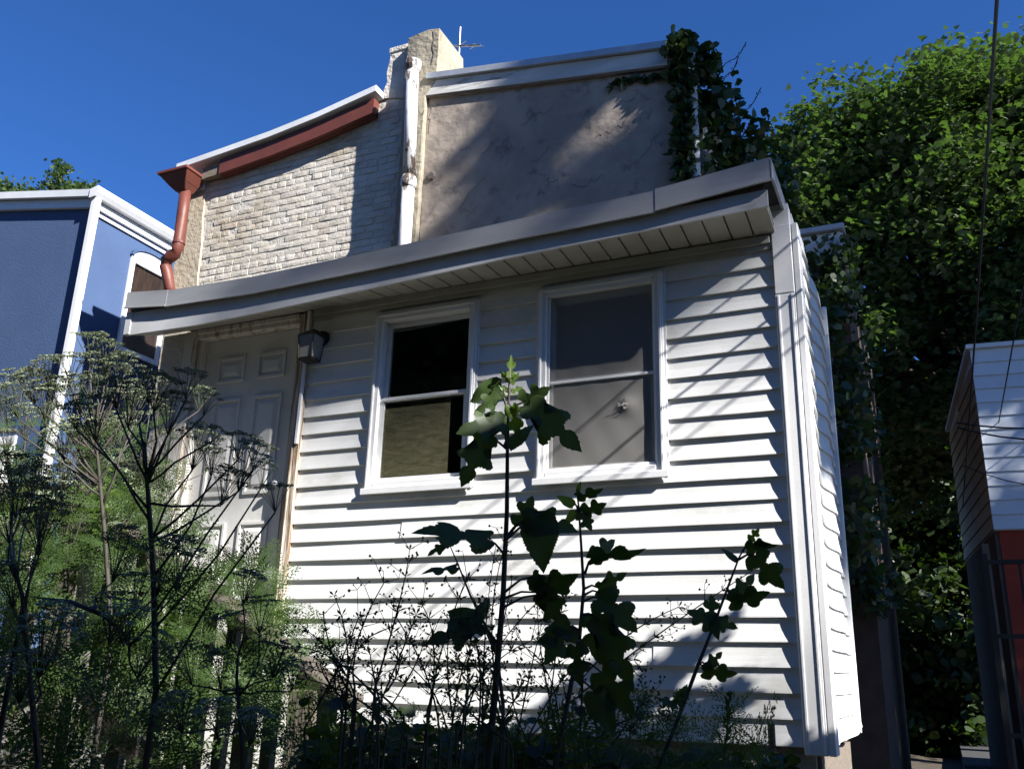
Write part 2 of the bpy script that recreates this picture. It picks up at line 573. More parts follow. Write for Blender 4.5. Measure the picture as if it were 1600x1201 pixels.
def board_mesh(L, seg=1, warp=None):
    """clapboard: x from 0..L, bottom edge proud, hollow face"""
    prof = [(0.0180, 0.0), (0.0175, 0.006), (0.0135, 0.026), (0.0088, 0.052), (0.0055, 0.080), (0.0030, EX + .006)]
    v, f = [], []
    n = len(prof) + 2
    for i in range(seg + 1):
        x = L * i / seg
        v.append((x, 0.0, 0.0))
        for p, z in prof:
            v.append((x, -p, z))
        v.append((x, 0.0, EX + .006))
    for i in range(seg):
        for k in range(n - 1):
            a = i * n + k
            f.append((a, a + n, a + n + 1, a + 1))
    f.append(tuple(range(n)))
    f.append(tuple(range((seg + 1) * n - 1, seg * n - 1, -1)))
    return v, f


row = 0
while ZB + row * EX < 3.80:
    z = ZB + row * EX
    sx_ = random.uniform(-2.9, -1.2)
    segs = [(XL, sx_), (sx_ - .025, XR)] if row % 3 != 1 else [(XL, XR)]
    if z + EX > W1[2] + .06 and z < W1[3] - .06:
        segs = [(XL, W1[0] + .01), (W1[1] - .01, W2[0] + .01), (W2[1] - .01, XR)]
    for x0, x1 in segs:
        v, f = board_mesh(x1 - x0, seg=max(1, int((x1 - x0) / .25)))
        me = []
        ph = random.uniform(0, 6)
        lap = .0016 if x0 > XL else 0.0
        for (x, y, zz) in v:
            wv = 0.0014 * math.sin((x + x0) * 3.1 + ph) + random.uniform(-.0004, .0004)
            me.append((x + x0, y + (wv - lap if y < 0 else 0) - .0005 - lap * .2, zz + z + 0.0016 * math.sin((x + x0) * 1.7 + row * .4)))
        link_mesh('siding_board', me, f, 'vinyl', front)
    row += 1

# corner post
cp = MB()
cp.box(-0.612, -0.508, -0.034, -0.0005, ZB - .035, 3.47)
cp.box(-0.610, -0.510, -0.037, -0.0005, 3.466, 3.86)
cp.box(-0.5075, -0.474, -0.034, 0.085, ZB - .035, 3.86)
cp.build('corner_post', 'trim_white', add, bevel=0.004)
cp = MB().box(-0.600, -0.588, -0.040, -0.0345, ZB - .03, 3.46)
cp.box(-0.532, -0.520, -0.040, -0.0345, ZB - .03, 3.46)
cp.build('corner_bead', 'trim_white', add, bevel=0.002)

# right side wall: buckled boards
sw = MB().box(-0.61, -0.5580, 0.1005, DEEP, ZB - .02, 3.98)
side = sw.build('side_wall', 'vinyl', add)
row = 0
while ZB + row * EX < 3.90:
    z = ZB + row * EX
    L = DEEP - .0864
    seg = 18
    v, f = board_mesh(L, seg=seg)
    out = []
    for (x, y, zz) in v:
        t = x / L
        buck = 0.019 * math.sin(t * 9.5 + 0.9 * math.sin(z * 1.1) + .5) * math.sin(math.pi * t) + 0.006 * math.sin(t * 17 + z * .8) * math.sin(math.pi * t)
        flare = 0.026 * max(0, (1.62 - z) / .35) * t
        sag = -0.02 * math.sin(math.pi * t) * max(0, min(1, (z - 1.3))) - .055 * max(0, (1.75 - z) / .5) * (-(t ** 2))
        out.append((-0.556 - y + (0.040 + buck + flare if y < -.0005 else 0.0), 0.0866 + x, zz + z + sag))
    link_mesh('siding_board', out, [q[::-1] for q in f], 'vinyl', side)
    row += 1
tr = MB().box(-0.610, -0.480, DEEP + .0005, DEEP + .04, ZB + .02, 3.95)
tr.build('rear_trim', 'trim_white', add, bevel=0.003)
rw = MB().box(-0.75, -0.62, DEEP + .06, 2.0, 0.6, 3.95)
rw.box(-0.80, -0.55, 0.05, DEEP + .04, 0.4, ZB - .03)
rw.build('rear_wall', 'old_wood', add)
fd = MB().box(-3.58, -0.57, 0.012, 0.11, 0.0, ZB - .035)
fd.build('foundation', 'concrete', add)
bl = MB().box(-3.60, -0.60, -.002, 0.03, ZB - .034, ZB - .006)
bl.build('sill_board', 'old_wood', add)

# floor, ceiling, rear and partition: the dark room
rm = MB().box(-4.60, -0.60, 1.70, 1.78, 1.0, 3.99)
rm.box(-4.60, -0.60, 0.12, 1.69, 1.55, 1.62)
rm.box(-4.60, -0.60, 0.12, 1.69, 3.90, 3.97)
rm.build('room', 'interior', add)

# masonry pier left of the door
pr = MB()
py0 = [(-4.86, 3.80), (-4.855, 3.5), (-4.85, 3.2), (-4.87, 2.9), (-4.86, 2.5), (-4.88, 2.0), (-4.88, 0.5)]
for (xa, za), (xb, zb) in zip(py0[:-1], py0[1:]):
    pr.hexa([(xb, -0.012, zb), (-4.652, -0.012, zb), (-4.652, 2.0, zb), (xb, 2.0, zb),
             (xa, -0.012, za), (-4.652, -0.012, za), (-4.652, 2.0, za), (xa, 2.0, za)])
pr.build('masonry_pier', 'white_masonry', add)

# door with frame
DX0, DX1, DZ0, DZ1 = -4.490, -3.668, 1.76, 3.730
df = MB()
df.box(-4.650, -4.535, -0.022, 0.11, 1.55, 3.80)
df.box(-4.5345, DX0 - .001, 0.0, 0.11, 1.55, 3.80)
df.build('door_frame', 'door_trim', add, bevel=0.004)
df = MB().box(DX0 - .044, DX1 + .004, -0.020, 0.11, DZ1 + .003, 3.802)
df.box(DX0 - .044, DX1 + .004, -0.032, -0.0205, DZ1 + .036, 3.80)
df.build('door_head', 'door_trim', add, bevel=0.003)
df = MB().box(DX1 + .0045, -3.622, -0.020, 0.11, 1.50, 3.80)
df.box(-3.6215, -3.560, -0.034, 0.02, 1.50, 3.80)
df.box(-3.612, -3.600, -0.042, -0.0345, 1.50, 3.80)
df.build('door_casing', 'worn_trim', add, bevel=0.003)
df = MB().box(-3.585, -3.562, -0.052, -0.0345, 2.9, 3.80)
df.build('cable_cover', 'trim_white', add, bevel=0.003)
door = MB().box(DX0, DX1, 0.045, 0.085, DZ0, DZ1).build('door', 'door_paint', add)
dc = (DX0 + DX1) / 2
for x0, x1 in ((DX0 + .125, dc - .055), (dc + .055, DX1 - .125)):
    for z0, z1 in ((3.405, 3.585), (2.62, 3.285), (1.95, 2.44)):
        p = MB()
        for (a0, a1, b0, b1) in ((x0, x1, z0, z0 + .018), (x0, x1, z1 - .018, z1), (x0, x0 + .018, z0 + .0185, z1 - .0185), (x1 - .018, x1, z0 + .0185, z1 - .0185)):
            p.box(a0, a1, 0.033, 0.0448, b0, b1)
        i1, i2 = .034, .062
        p.add([(x0 + i1, .0445, z0 + i1), (x1 - i1, .0445, z0 + i1), (x1 - i1, .0445, z1 - i1), (x0 + i1, .0445, z1 - i1),
               (x0 + i2, .034, z0 + i2), (x1 - i2, .034, z0 + i2), (x1 - i2, .034, z1 - i2), (x0 + i2, .034, z1 - i2)],
              [(4, 5, 6, 7), (0, 1, 5, 4), (1, 2, 6, 5), (2, 3, 7, 6), (3, 0, 4, 7)])
        p.build('door_panel', 'door_paint', door)
k = MB().tube([(DX1 - .075, .044, 2.66), (DX1 - .075, .015, 2.66), (DX1 - .075, -.005, 2.66), (DX1 - .075, -.02, 2.66)], [.016, .014, .027, .014], 10)
k.build('door_knob', 'galvanised', door, smooth=True)
th = MB().box(-4.64, -3.57, -0.06, 0.12, 1.68, 1.755)
th.build('threshold', 'old_wood', add)
st = MB().box(-4.9, -3.3, -1.15, -0.065, 0.6, 1.60)
st.build('door_step', 'concrete', add)


# windows
def window(w, screen):
    x0, x1, z0, z1 = w
    win = MB()
    t = .052
    win.box(x0, x0 + t, -0.030, 0.06, z0, z1)
    win.box(x1 - t, x1, -0.030, 0.06, z0, z1)
    win.box(x0 + t + .0005, x1 - t - .0005, -0.030, 0.06, z1 - t, z1)
    win.box(x0 + t + .0005, x1 - t - .0005, -0.030, 0.06, z0, z0 + t)
    wo = win.build('window', 'trim_white', add, bevel=0.004)
    q = MB()
    q.box(x0 + .010, x0 + .024, -.040, -.0305, z0 + .010, z1 - .010)
    q.box(x1 - .024, x1 - .010, -.040, -.0305, z0 + .010, z1 - .010)
    q.box(x0 + .0245, x1 - .0245, -.040, -.0305, z1 - .024, z1 - .010)
    q.build('frame_bead', 'trim_white', wo, bevel=0.002)
    q = MB().box(x0 - .015, x1 + .015, -.046, -.0305, z0 - .022, z0 + .016)
    q.build('window_sill', 'trim_white', wo, bevel=0.003)
    q = MB().box(x0 - .013, x0 - .0005, -.022, -.001, z0 - .01, z1 + .012)
    q.box(x1 + .0005, x1 + .013, -.022, -.001, z0 - .01, z1 + .012)
    q.box(x0 - .0125, x1 + .0125, -.022, -.001, z1 + .0005, z1 + .012)
    q.build('channel_trim', 'trim_white', wo)
    zm = (z0 + z1) / 2 - .01
    a0, a1 = x0 + t + .001, x1 - t - .001
    s = .030
    # upper sash (behind), lower sash (in front)
    for nm, y, b0, b1 in (('upper_sash', .030, zm - .005, z1 - t - .001), ('lower_sash', .004, z0 + t + .001, zm + .028)):
        q = MB()
        q.box(a0, a0 + s, y, y + .022, b0, b1)
        q.box(a1 - s, a1, y, y + .022, b0, b1)
        q.box(a0 + s + .0004, a1 - s - .0004, y, y + .022, b1 - s, b1)
        q.box(a0 + s + .0004, a1 - s - .0004, y, y + .022, b0, b0 + s)
        q.build(nm, 'trim_white', wo, bevel=0.002)
        q = MB().box(a0 + s + .001, a1 - s - .001, y + .008, y + .012, b0 + s + .001, b1 - s - .001)
        q.build('pane', 'glass', wo)
    if screen:
        y = -.004
        n = 30
        hx, hz = a0 + (a1 - a0) * .74, z0 + t + (z1 - z0) * .300
        v, f = [], []
        for j in range(n * 2 + 1):
            for i in range(n + 1):
                x = a0 + .004 + (a1 - a0 - .008) * i / n
                z = z0 + t + .004 + (z1 - z0 - 2 * t - .008) * j / (n * 2)
                d = math.hypot(x - hx, z - hz)
                v.append((x, y - .022 * math.exp(-(d / .045) ** 2) * random.uniform(.5, 1.1) + .0008 * math.sin(x * 37 + z * 19), z))
        for j in range(n * 2):
            for i in range(n):
                a = j * (n + 1) + i
                f.append((a, a + 1, a + n + 2, a + n + 1))
        link_mesh('insect_screen', v, f, 'screen', wo, smooth=True)
        q = MB()
        for k in range(7):
            an = random.uniform(0, 6.28)
            r = random.uniform(.012, .035)
            c = Vector((hx + random.uniform(-.02, .02), y - .012, hz + random.uniform(-.015, .02)))
            q.add([c, c + Vector((math.cos(an) * r, -random.uniform(.008, .022), math.sin(an) * r)),
                   c + Vector((math.cos(an + .8) * r, -random.uniform(.0, .012), math.sin(an + .8) * r * .8))], [(0, 1, 2)])
        q.build('torn_flap', 'screen', wo)
        q = MB()
        for (b0, b1, c0, c1) in ((a0, a1, z0 + t + .001, z0 + t + .020), (a0, a0 + .014, z0 + t + .0205, z1 - t - .001), (a1 - .010, a1, z0 + t + .0205, z1 - t - .001),
                                 (a0 + .0145, a1 - .0105, zm - .004, zm + .012)):
            q.box(b0, b1, -.014, -.0055, c0, c1)
        q.build('screen_frame', 'trim_white', wo, bevel=0.002)
    else:
        q = MB().box(a0 + s + .002, a1 - s - .11, .040, .052, z0 + t + .03, zm + .0)
        q.build('boarding', 'plywood', wo)
        q = MB().box(a0 + s + .002, a1 - s - .085, .0035, .0037, z0 + t + s + .004, zm - .045)
        q.build('dirt_film', 'dirty_glass', wo)
        q = MB().box(a0 + .02, a1 - .02, -.006, .0035, zm + .002, zm + .022)
        q.build('meeting_rail', 'trim_white', wo, bevel=0.002)
    return wo


window(W1, False)
window(W2, True)

# soffit, fascia, metal roof edge
FX = [-4.93, -4.3, -3.8, -2.84, -2.0, -1.25, -0.58]
FZ = [3.715, 3.705, 3.720, 3.762, 3.803, 3.824, 3.842]
OV = 0.285
soff = MB()
soff.hexa([(-4.93, -OV + .02, 3.755), (-.59, -OV + .02, 3.880), (-.59, -.002, 3.860), (-4.93, -.002, 3.860),
           (-4.93, -OV + .02, 3.770), (-.59, -OV + .02, 3.895), (-.59, -.002, 3.875), (-4.93, -.002, 3.875)])
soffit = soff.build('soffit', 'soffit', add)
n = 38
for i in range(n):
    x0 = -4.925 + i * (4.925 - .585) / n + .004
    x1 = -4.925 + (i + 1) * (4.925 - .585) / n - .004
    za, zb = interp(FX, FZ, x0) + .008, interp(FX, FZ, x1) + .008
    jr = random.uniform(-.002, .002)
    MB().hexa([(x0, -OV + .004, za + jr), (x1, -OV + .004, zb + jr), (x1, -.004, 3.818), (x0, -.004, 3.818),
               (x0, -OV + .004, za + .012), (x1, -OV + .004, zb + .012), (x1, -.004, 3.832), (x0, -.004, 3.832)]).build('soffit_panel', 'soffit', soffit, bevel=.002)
fr = MB().box(-3.55, -.62, -.040, -.0005, 3.765, 3.812)
fr.box(-3.55, -.62, -.026, -.0005, 3.735, 3.7645)
fr.build('frieze_board', 'soffit', add, bevel=.002)


def strip(xs, zlo, zhi, y0, y1):
    mb = MB()
    for a in range(len(xs) - 1):
        mb.hexa([(xs[a], y0, zlo[a]), (xs[a + 1], y0, zlo[a + 1]), (xs[a + 1], y1, zlo[a + 1]), (xs[a], y1, zlo[a]),
                 (xs[a], y0, zhi[a]), (xs[a + 1], y0, zhi[a + 1]), (xs[a + 1], y1, zhi[a + 1]), (xs[a], y1, zhi[a])])
    return mb


strip(FX, FZ, [z + d for z, d in zip(FZ, (.165, .16, .15, .125, .11, .10, .095))], -OV - .012, -OV + .0035).build('fascia', 'fascia_paint', add)
q = MB().box(-4.935, -4.885, -OV - .02, -OV - .0125, 3.72, 3.882)
q.build('fascia_end_cap', 'fascia_paint', add)


def cap_seg(x0, x1, dz=0.0, dy=0.0):
    CX = [-4.94, -4.56, -3.83, -2.86, -2.0, -1.16, -0.555]
    CZ = [4.018, 3.978, 3.963, 3.986, 4.013, 4.030, 4.087]
    HT = [.108, .108, .110, .112, .114, .118, .120]
    xs = [x0] + [c for c in CX if x0 + .01 < c < x1 - .01] + [x1]
    top = [interp(CX, CZ, c) + dz for c in xs]
    bot = [interp(CX, CZ, c) + dz - interp(CX, HT, c) for c in xs]
    y = -OV - .038 + dy
    mb = strip(xs, bot, top, y, y + .006)
    # drip lip at the foot and the flange on top
    mb.add(*strip(xs, [b - .008 for b in bot], [b - .0003 for b in bot], y - .010, y + .004).__dict__.values())
    mb.add(*strip(xs, [t + .0003 for t in top], [t + .007 for t in top], y, y + .14).__dict__.values())
    return mb


cap_seg(-4.94, -4.562, .004, -.002).build('roof_edge_strip', 'aluminium_grey', add)
cap_seg(-4.560, -1.160).build('roof_edge_strip', 'aluminium_grey', add)
cap_seg(-1.158, -0.555, .006, -.004).build('roof_edge_strip', 'aluminium_grey', add)
# bed below the metal edge
strip([-4.93, -2.5, -.6], [3.80, 3.83, 3.90], [3.95, 3.985, 4.06], -OV + .006, -OV + .03).build('edge_backing', 'old_wood', add)
rf = MB().hexa([(-4.93, -OV - .005, 3.93), (-.56, -OV - .005, 4.0), (-.56, 2.0, 4.05), (-4.93, 2.0, 4.05),
                (-4.93, -OV - .005, 3.955), (-.56, -OV - .005, 4.065), (-.56, 2.0, 4.15), (-4.93, 2.0, 4.15)])
rf.build('roof', 'tar_roof', add)
sr = MB()
sr.hexa([(-.552, -OV - .044, 3.965), (-.546, -OV - .044, 3.965), (-.546, 1.66, 3.985), (-.552, 1.66, 3.985),
         (-.552, -OV - .044, 4.092), (-.546, -OV - .044, 4.092), (-.546, 1.66, 4.085), (-.552, 1.66, 4.085)])
sr.box(-.5455, -.538, -OV - .044, 1.66, 3.965, 3.975)
sr.build('side_roof_edge', 'aluminium_grey', add)

# ------------------------------------------------------------------ things fixed on the facade
lamp = thing('wall_lantern', 'dark metal lantern with frosted glass beside the door', 'lamp', (-3.47, -0.06, 3.42))
MB().tube([(-3.47, -.0165, 3.60), (-3.47, -.03, 3.60), (-3.47, -.045, 3.60)], [.055, .052, .02], 14).build('back_plate', 'bronze', lamp, smooth=False)
MB().tube([(-3.47, -.04, 3.60), (-3.47, -.075, 3.63), (-3.47, -.115, 3.625), (-3.47, -.13, 3.60)], .008, 8).build('arm', 'bronze', lamp)
lx, ly = -3.47, -.13
b0, b1 = .046, .062
MB().hexa([(lx - b1, ly - b1, 3.575), (lx + b1, ly - b1, 3.575), (lx + b1, ly + b1, 3.575), (lx - b1, ly + b1, 3.575),
           (lx - .02, ly - .02, 3.612), (lx + .02, ly - .02, 3.612), (lx + .02, ly + .02, 3.612), (lx - .02, ly + .02, 3.612)]).build('lamp_cap', 'bronze', lamp)
MB().hexa([(lx - b0 + .004, ly - b0 + .004, 3.425), (lx + b0 - .004, ly - b0 + .004, 3.425), (lx + b0 - .004, ly + b0 - .004, 3.425), (lx - b0 + .004, ly + b0 - .004, 3.425),
           (lx - b1 + .006, ly - b1 + .006, 3.574), (lx + b1 - .006, ly - b1 + .006, 3.574), (lx + b1 - .006, ly + b1 - .006, 3.574), (lx - b1 + .006, ly + b1 - .006, 3.574)]).build('lamp_glass', 'frosted', lamp)
cg = MB()
for sx in (-1, 1):
    for sy in (-1, 1):
        cg.bar((lx + sx * b0, ly + sy * b0, 3.415), (lx + sx * (b1 - .002), ly + sy * (b1 - .002), 3.5745), .007, .007)
cg.box(lx - b0 - .004, lx + b0 + .004, ly - b0 - .004, ly + b0 + .004, 3.408, 3.4245)
cg.build('cage', 'bronze', lamp)

ob = thing('outlet_box', 'small grey electrical outlet box low on the white siding', 'outlet box', (-2.205, -.02, 1.80))
MB().box(-2.245, -2.165, -.050, -.014, 1.80, 1.915).build('cover', 'meter_grey', ob, bevel=.004)
MB().box(-2.238, -2.172, -.058, -.0505, 1.845, 1.908).build('flap', 'meter_grey', ob, bevel=.003)

# ================================================================== BRICK ROW HOUSE BEHIND
YB = 2.0
row_house = thing('row_house', 'old painted brick and stucco row house rising behind the white addition', 'house', (-4.2, 4.0, 0.5))


def rake_top(x):
    return float(np.interp(x, [-7.0, -5.8, -4.5], [6.62, 6.73, 7.00]))


bw = MB()
xs = np.linspace(-6.98, -4.24, 12)
for a, b in zip(xs[:-1], xs[1:]):
    bw.hexa([(a, YB, .3), (b, YB, .3), (b, 6.0, .3), (a, 6.0, .3), (a, YB, rake_top(a)), (b, YB, rake_top(b)), (b, 6.0, rake_top(b)), (a, 6.0, rake_top(a))])
brick_wall = bw.build('brick_wall', 'mortar', row_house)
# corner render strip on the left
cs = MB()
zz = [4.0, 5.2, 5.45, 5.8, 6.1, 6.4]
ww = [-6.60, -6.615, -6.64, -6.65, -6.69, -6.70]
for i in range(len(zz) - 1):
    cs.hexa([(-6.985, YB - .022, zz[i]), (ww[i], YB - .022, zz[i]), (ww[i], YB - .001, zz[i]), (-6.985, YB - .001, zz[i]),
             (-6.985, YB - .022, zz[i + 1]), (ww[i + 1], YB - .022, zz[i + 1]), (ww[i + 1], YB - .001, zz[i + 1]), (-6.985, YB - .001, zz[i + 1])])
cs.build('corner_render', 'stucco_buff', row_house)


def brick_variant(L, H):
    """a worn brick face: box with chipped, uneven corners and a pillowed front"""
    D = .0085
    v, f = [], []
    nx = 4
    for j in range(3):
        for i in range(nx):
            x = L * i / (nx - 1)
            z = H * j / 2
            edge = i in (0, nx - 1) or j in (0, 2)
            corner = i in (0, nx - 1) and j in (0, 2)
            y = -D * random.uniform(.8, 1.15) if not edge else -D * random.uniform(.50, .95)
            if corner:
                y = -D * random.uniform(.25, .8)
            jx = random.uniform(-.004, .004)
            jz = random.uniform(-.0035, .0035)
            v.append((x + jx, y, z + jz))
    nfront = len(v)
    for j in range(2):
        for i in range(nx - 1):
            a = j * nx + i
            f.append((a, a + 1, a + 1 + nx, a + nx))
    ring = [0, 1, 2, 3, 7, 11, 10, 9, 8, 4]
    back = []
    for r in ring:
        p = v[r]
        back.append(len(v))
        v.append((p[0], .002, p[2]))
    for k in range(len(ring)):
        a, b = ring[k], ring[(k + 1) % len(ring)]
        f.append((b, a, back[k], back[(k + 1) % len(ring)]))
    return v, f


BL, BH, CH = .203, .059, .0715
variants = []
for k in range(10):
    v, f = brick_variant(BL, BH)
    variants.append(mesh_data('brick', v, f, 'brick_paint'))
bricks = []
z = 5.06
r_i = 0
while z < 6.95:
    off = (.107 if r_i % 2 else 0) + random.uniform(-.012, .012)
    x = -6.84 + off
    while x < -4.26:
        sx = random.uniform(.94, 1.03)
        if r_i % 6 == 5:
            sx *= .5
        w = BL * sx
        left = interp(zz, ww, z) + .004
        if x > left - .05 and z + BH < rake_top(x) - .01 and z + BH < rake_top(x + w) - .01 and x + w < -4.235 and random.random() > .015:
            bricks.append((x, z + random.uniform(-.003, .003), sx))
        x += w + .0095
    z += CH
    r_i += 1
bricks.sort(key=lambda b: -b[1])
rest_v, rest_f = [], []
keep = bricks if len(bricks) <= 300 else None
if keep is None:
    vis = [b for b in bricks if b[1] > 5.16]
    vis.sort(key=lambda b: (-(b[2] > .7), -b[0] * .02 + random.random() * .01))
    keep = vis[:300]
    for b in bricks:
        if b in keep:
            continue
        me = random.choice(variants)
        n0 = len(rest_v)
        for q in me.vertices:
            rest_v.append((b[0] + q.co.x * b[2], YB + q.co.y, b[1] + q.co.z))
        for p in me.polygons:
            rest_f.append(tuple(i + n0 for i in p.vertices))
for (x, z, sx) in keep:
    M = Matrix.Translation((x, YB + random.uniform(-.003, .003), z)) @ Matrix.Rotation(random.uniform(-.012, .012), 4, 'Y') @ Matrix.Diagonal((sx, random.uniform(.8, 1.15), random.uniform(.96, 1.04), 1))
    inst('brick', random.choice(variants), brick_wall, M)
if rest_v:
    o = link_mesh('small_bricks', rest_v, rest_f, 'brick_paint', brick_wall)
    o['kind'] = 'stuff'

# rake boards above the bricks
rxs = [-7.03, -6.4, -5.8, -5.2, -4.53]
rz = [6.690, 6.745, 6.800, 6.885, 7.015]
strip(rxs, rz, [a + .066 for a in rz], 1.84, 2.6).build('roof_coping', 'roof_white', row_house)
bxs = [-6.46, -5.8, -5.2, -4.57]
bz = [6.700, 6.765, 6.850, 6.970]
strip(bxs, [a - .165 for a in bz], bz, 1.885, 1.975).build('rake_board', 'red_brown', row_house)
strip(bxs, [a - .172 for a in bz], [a - .145 for a in bz], 1.930, 1.984).build('rake_moulding', 'red_brown', row_house)
strip([-6.70, -6.462], [6.53, 6.545], [6.655, 6.685], 1.90, 1.965).build('patch_board', 'old_wood', row_house)
strip([-6.98, -6.70], [6.43, 6.44], [6.66, 6.70], 1.952, 1.963).build('flashing', 'galvanised', row_house)

# leader head and downspout
ds = MB()
ds.hexa([(-7.00, 1.74, 6.44), (-6.76, 1.74, 6.44), (-6.76, 1.93, 6.44), (-7.00, 1.93, 6.44),
         (-7.09, 1.68, 6.545), (-6.70, 1.68, 6.545), (-6.70, 1.945, 6.545), (-7.09, 1.945, 6.545)])
ds.box(-7.105, -6.69, 1.665, 1.948, 6.5455, 6.580)
ds.hexa([(-6.93, 1.79, 6.37), (-6.80, 1.79, 6.37), (-6.80, 1.91, 6.37), (-6.93, 1.91, 6.37),
         (-7.00, 1.74, 6.4395), (-6.76, 1.74, 6.4395), (-6.76, 1.93, 6.4395), (-7.00, 1.93, 6.4395)])
lead = ds.build('leader_head', 'red_brown', row_house, bevel=.004)
MB().tube([(-6.850, 1.85, 6.40), (-6.842, 1.85, 6.10), (-6.832, 1.85, 5.78), (-6.838, 1.85, 5.715), (-6.865, 1.85, 5.665), (-6.92, 1.85, 5.635), (-6.965, 1.85, 5.60), (-6.975, 1.86, 5.54),
           (-6.95, 1.87, 5.46), (-6.92, 1.90, 5.30), (-6.92, 1.98, 5.20)],
          [.060, .060, .060, .063, .066, .066, .066, .064, .060, .058, .058], 14).build('downspout', 'red_brown', row_house, smooth=True)
MB().tube([(-6.833, 1.85, 5.79), (-6.833, 1.85, 5.765)], .066, 14).build('pipe_collar', 'red_brown', row_house)

# chimney: white brick part left, buff part right and proud
ch = MB()
cz = [4.2, 6.95, 7.02, 7.12, 7.20, 7.32, 7.45, 7.535]
cl = [-4.24, -4.24, -4.52, -4.535, -4.50, -4.515, -4.49, -4.485]
for i in range(1, len(cz) - 1):
    a, b = cl[i], cl[i + 1]
    ch.hexa([(a, 1.985, cz[i]), (-4.236, 1.985, cz[i]), (-4.236, 2.42, cz[i]), (a, 2.42, cz[i]),
             (b, 1.985, cz[i + 1]), (-4.236, 1.985, cz[i + 1]), (-4.236, 2.42, cz[i + 1]), (b, 2.42, cz[i + 1])])
chim = ch.build('chimney', 'white_masonry', row_house)
MB().box(-4.505, -4.2365, 1.975, 2.43, 7.5355, 7.605).build('cap_course', 'white_masonry', chim, bevel=.01)
v, f = [], []
nz_, nx_ = 26, 5
bm_ = MB()
pil = []
for j in range(nz_ + 1):
    z = 4.4 + (7.60 - 4.4) * j / nz_
    xr = -3.885 if z > 7.0 else float(np.interp(z, [6.9, 7.0], [-3.99, -3.89]))
    ring = []
    for (x, y) in ((-4.235, 2.42), (-4.235, 1.905), (-4.12, 1.895), (-4.0, 1.895), (xr, 1.90), (xr, 2.42)):
        ring.append((x + random.uniform(-.005, .005), y + random.uniform(-.004, .004), z + (random.uniform(-.012, .012) if j == nz_ else 0)))
    pil.append(ring)
n = 6
vv = [p for r in pil for p in r]
ff = []
for j in range(nz_):
    for k in range(n):
        a, b = j * n + k, j * n + (k + 1) % n
        ff.append((a, b, b + n, a + n))
ff.append(tuple(range(nz_ * n, nz_ * n + n)))
link_mesh('pilaster', vv, ff, 'chimney_stucco', chim)
cr = MB()
pth = [(-3.95, 1.893, 7.58), (-3.935, 1.893, 7.48), (-3.945, 1.893, 7.40), (-3.925, 1.893, 7.31), (-3.94, 1.893, 7.2)]
for a, b in zip(pth[:-1], pth[1:]):
    cr.bar(a, b, .007, .003, up=(0, 1, 0))
for i in range(7):
    x = random.uniform(-4.2, -3.95)
    z = random.uniform(6.6, 7.5)
    cr.bar((x, 1.892, z), (x + random.uniform(-.04, .04), 1.892, z + random.uniform(-.05, .05)), .006, .003, up=(0, 1, 0))
cr.build('cracks', 'crack', chim)

# stucco wall right of the chimney
def par_top(x):
    return float(np.interp(x, [-3.99, -1.52], [6.855, 6.515]))


sw_ = MB()
xs = np.linspace(-3.985, -1.53, 9)
for a, b in zip(xs[:-1], xs[1:]):
    sw_.hexa([(a, 1.95, .3), (b, 1.95, .3), (b, 5.2, .3), (a, 5.2, .3), (a, 1.95, par_top(a)), (b, 1.95, par_top(b)), (b, 5.2, par_top(b)), (a, 5.2, par_top(a))])
stucco = sw_.build('stucco_wall', 'stucco_grey', row_house)


def crack_line(p0, p1, w, n=7, wob=.04):
    c = MB()
    pts = []
    for i in range(n + 1):
        t = i / n
        pts.append((p0[0] + (p1[0] - p0[0]) * t + random.uniform(-wob, wob) * .5, 1.9485, p0[1] + (p1[1] - p0[1]) * t + random.uniform(-wob, wob)))
    for a, b in zip(pts[:-1], pts[1:]):
        c.bar(a, b, w * random.uniform(.25, .7), .002, up=(0, 1, 0))
    return c


cc = MB()
for p0, p1, w in (((-2.30, 5.98), (-2.02, 6.10), .007), ((-2.02, 6.10), (-1.98, 6.22), .006), ((-2.75, 5.72), (-2.60, 5.62), .008), ((-2.9, 5.9), (-2.72, 6.0), .006),
                  ((-3.4, 6.1), (-3.2, 6.25), .005), ((-2.1, 6.35), (-1.8, 6.28), .005), ((-3.0, 6.30), (-2.7, 6.42), .005), ((-3.6, 5.6), (-3.35, 5.85), .005),
                  ((-2.5, 5.56), (-2.2, 5.62), .006), ((-1.9, 5.7), (-1.7, 5.95), .005), ((-3.96, 6.80), (-3.95, 6.45), .011)):
    c = crack_line(p0, p1, w)
    cc.add(c.v, c.f)
cc.build('cracks', 'crack', stucco)
strip([-4.0, -1.52], [6.862, 6.520], [7.02, 6.672], 1.905, 1.96).build('parapet_board', 'peeling_board', row_house)
strip([-4.0, -1.52], [6.845, 6.503], [6.861, 6.519], 1.915, 1.958).build('board_shadow_gap', 'old_wood', row_house)
strip([-3.985, -1.50], [7.024, 6.676], [7.085, 6.742], 1.870, 5.25).build('parapet_cap', 'galvanised', row_house)
MB().tube([(-3.90, 1.93, 5.98), (-3.90, 1.948, 5.98)], [.035, .05], 9).build('wall_hole', 'crack', row_house)
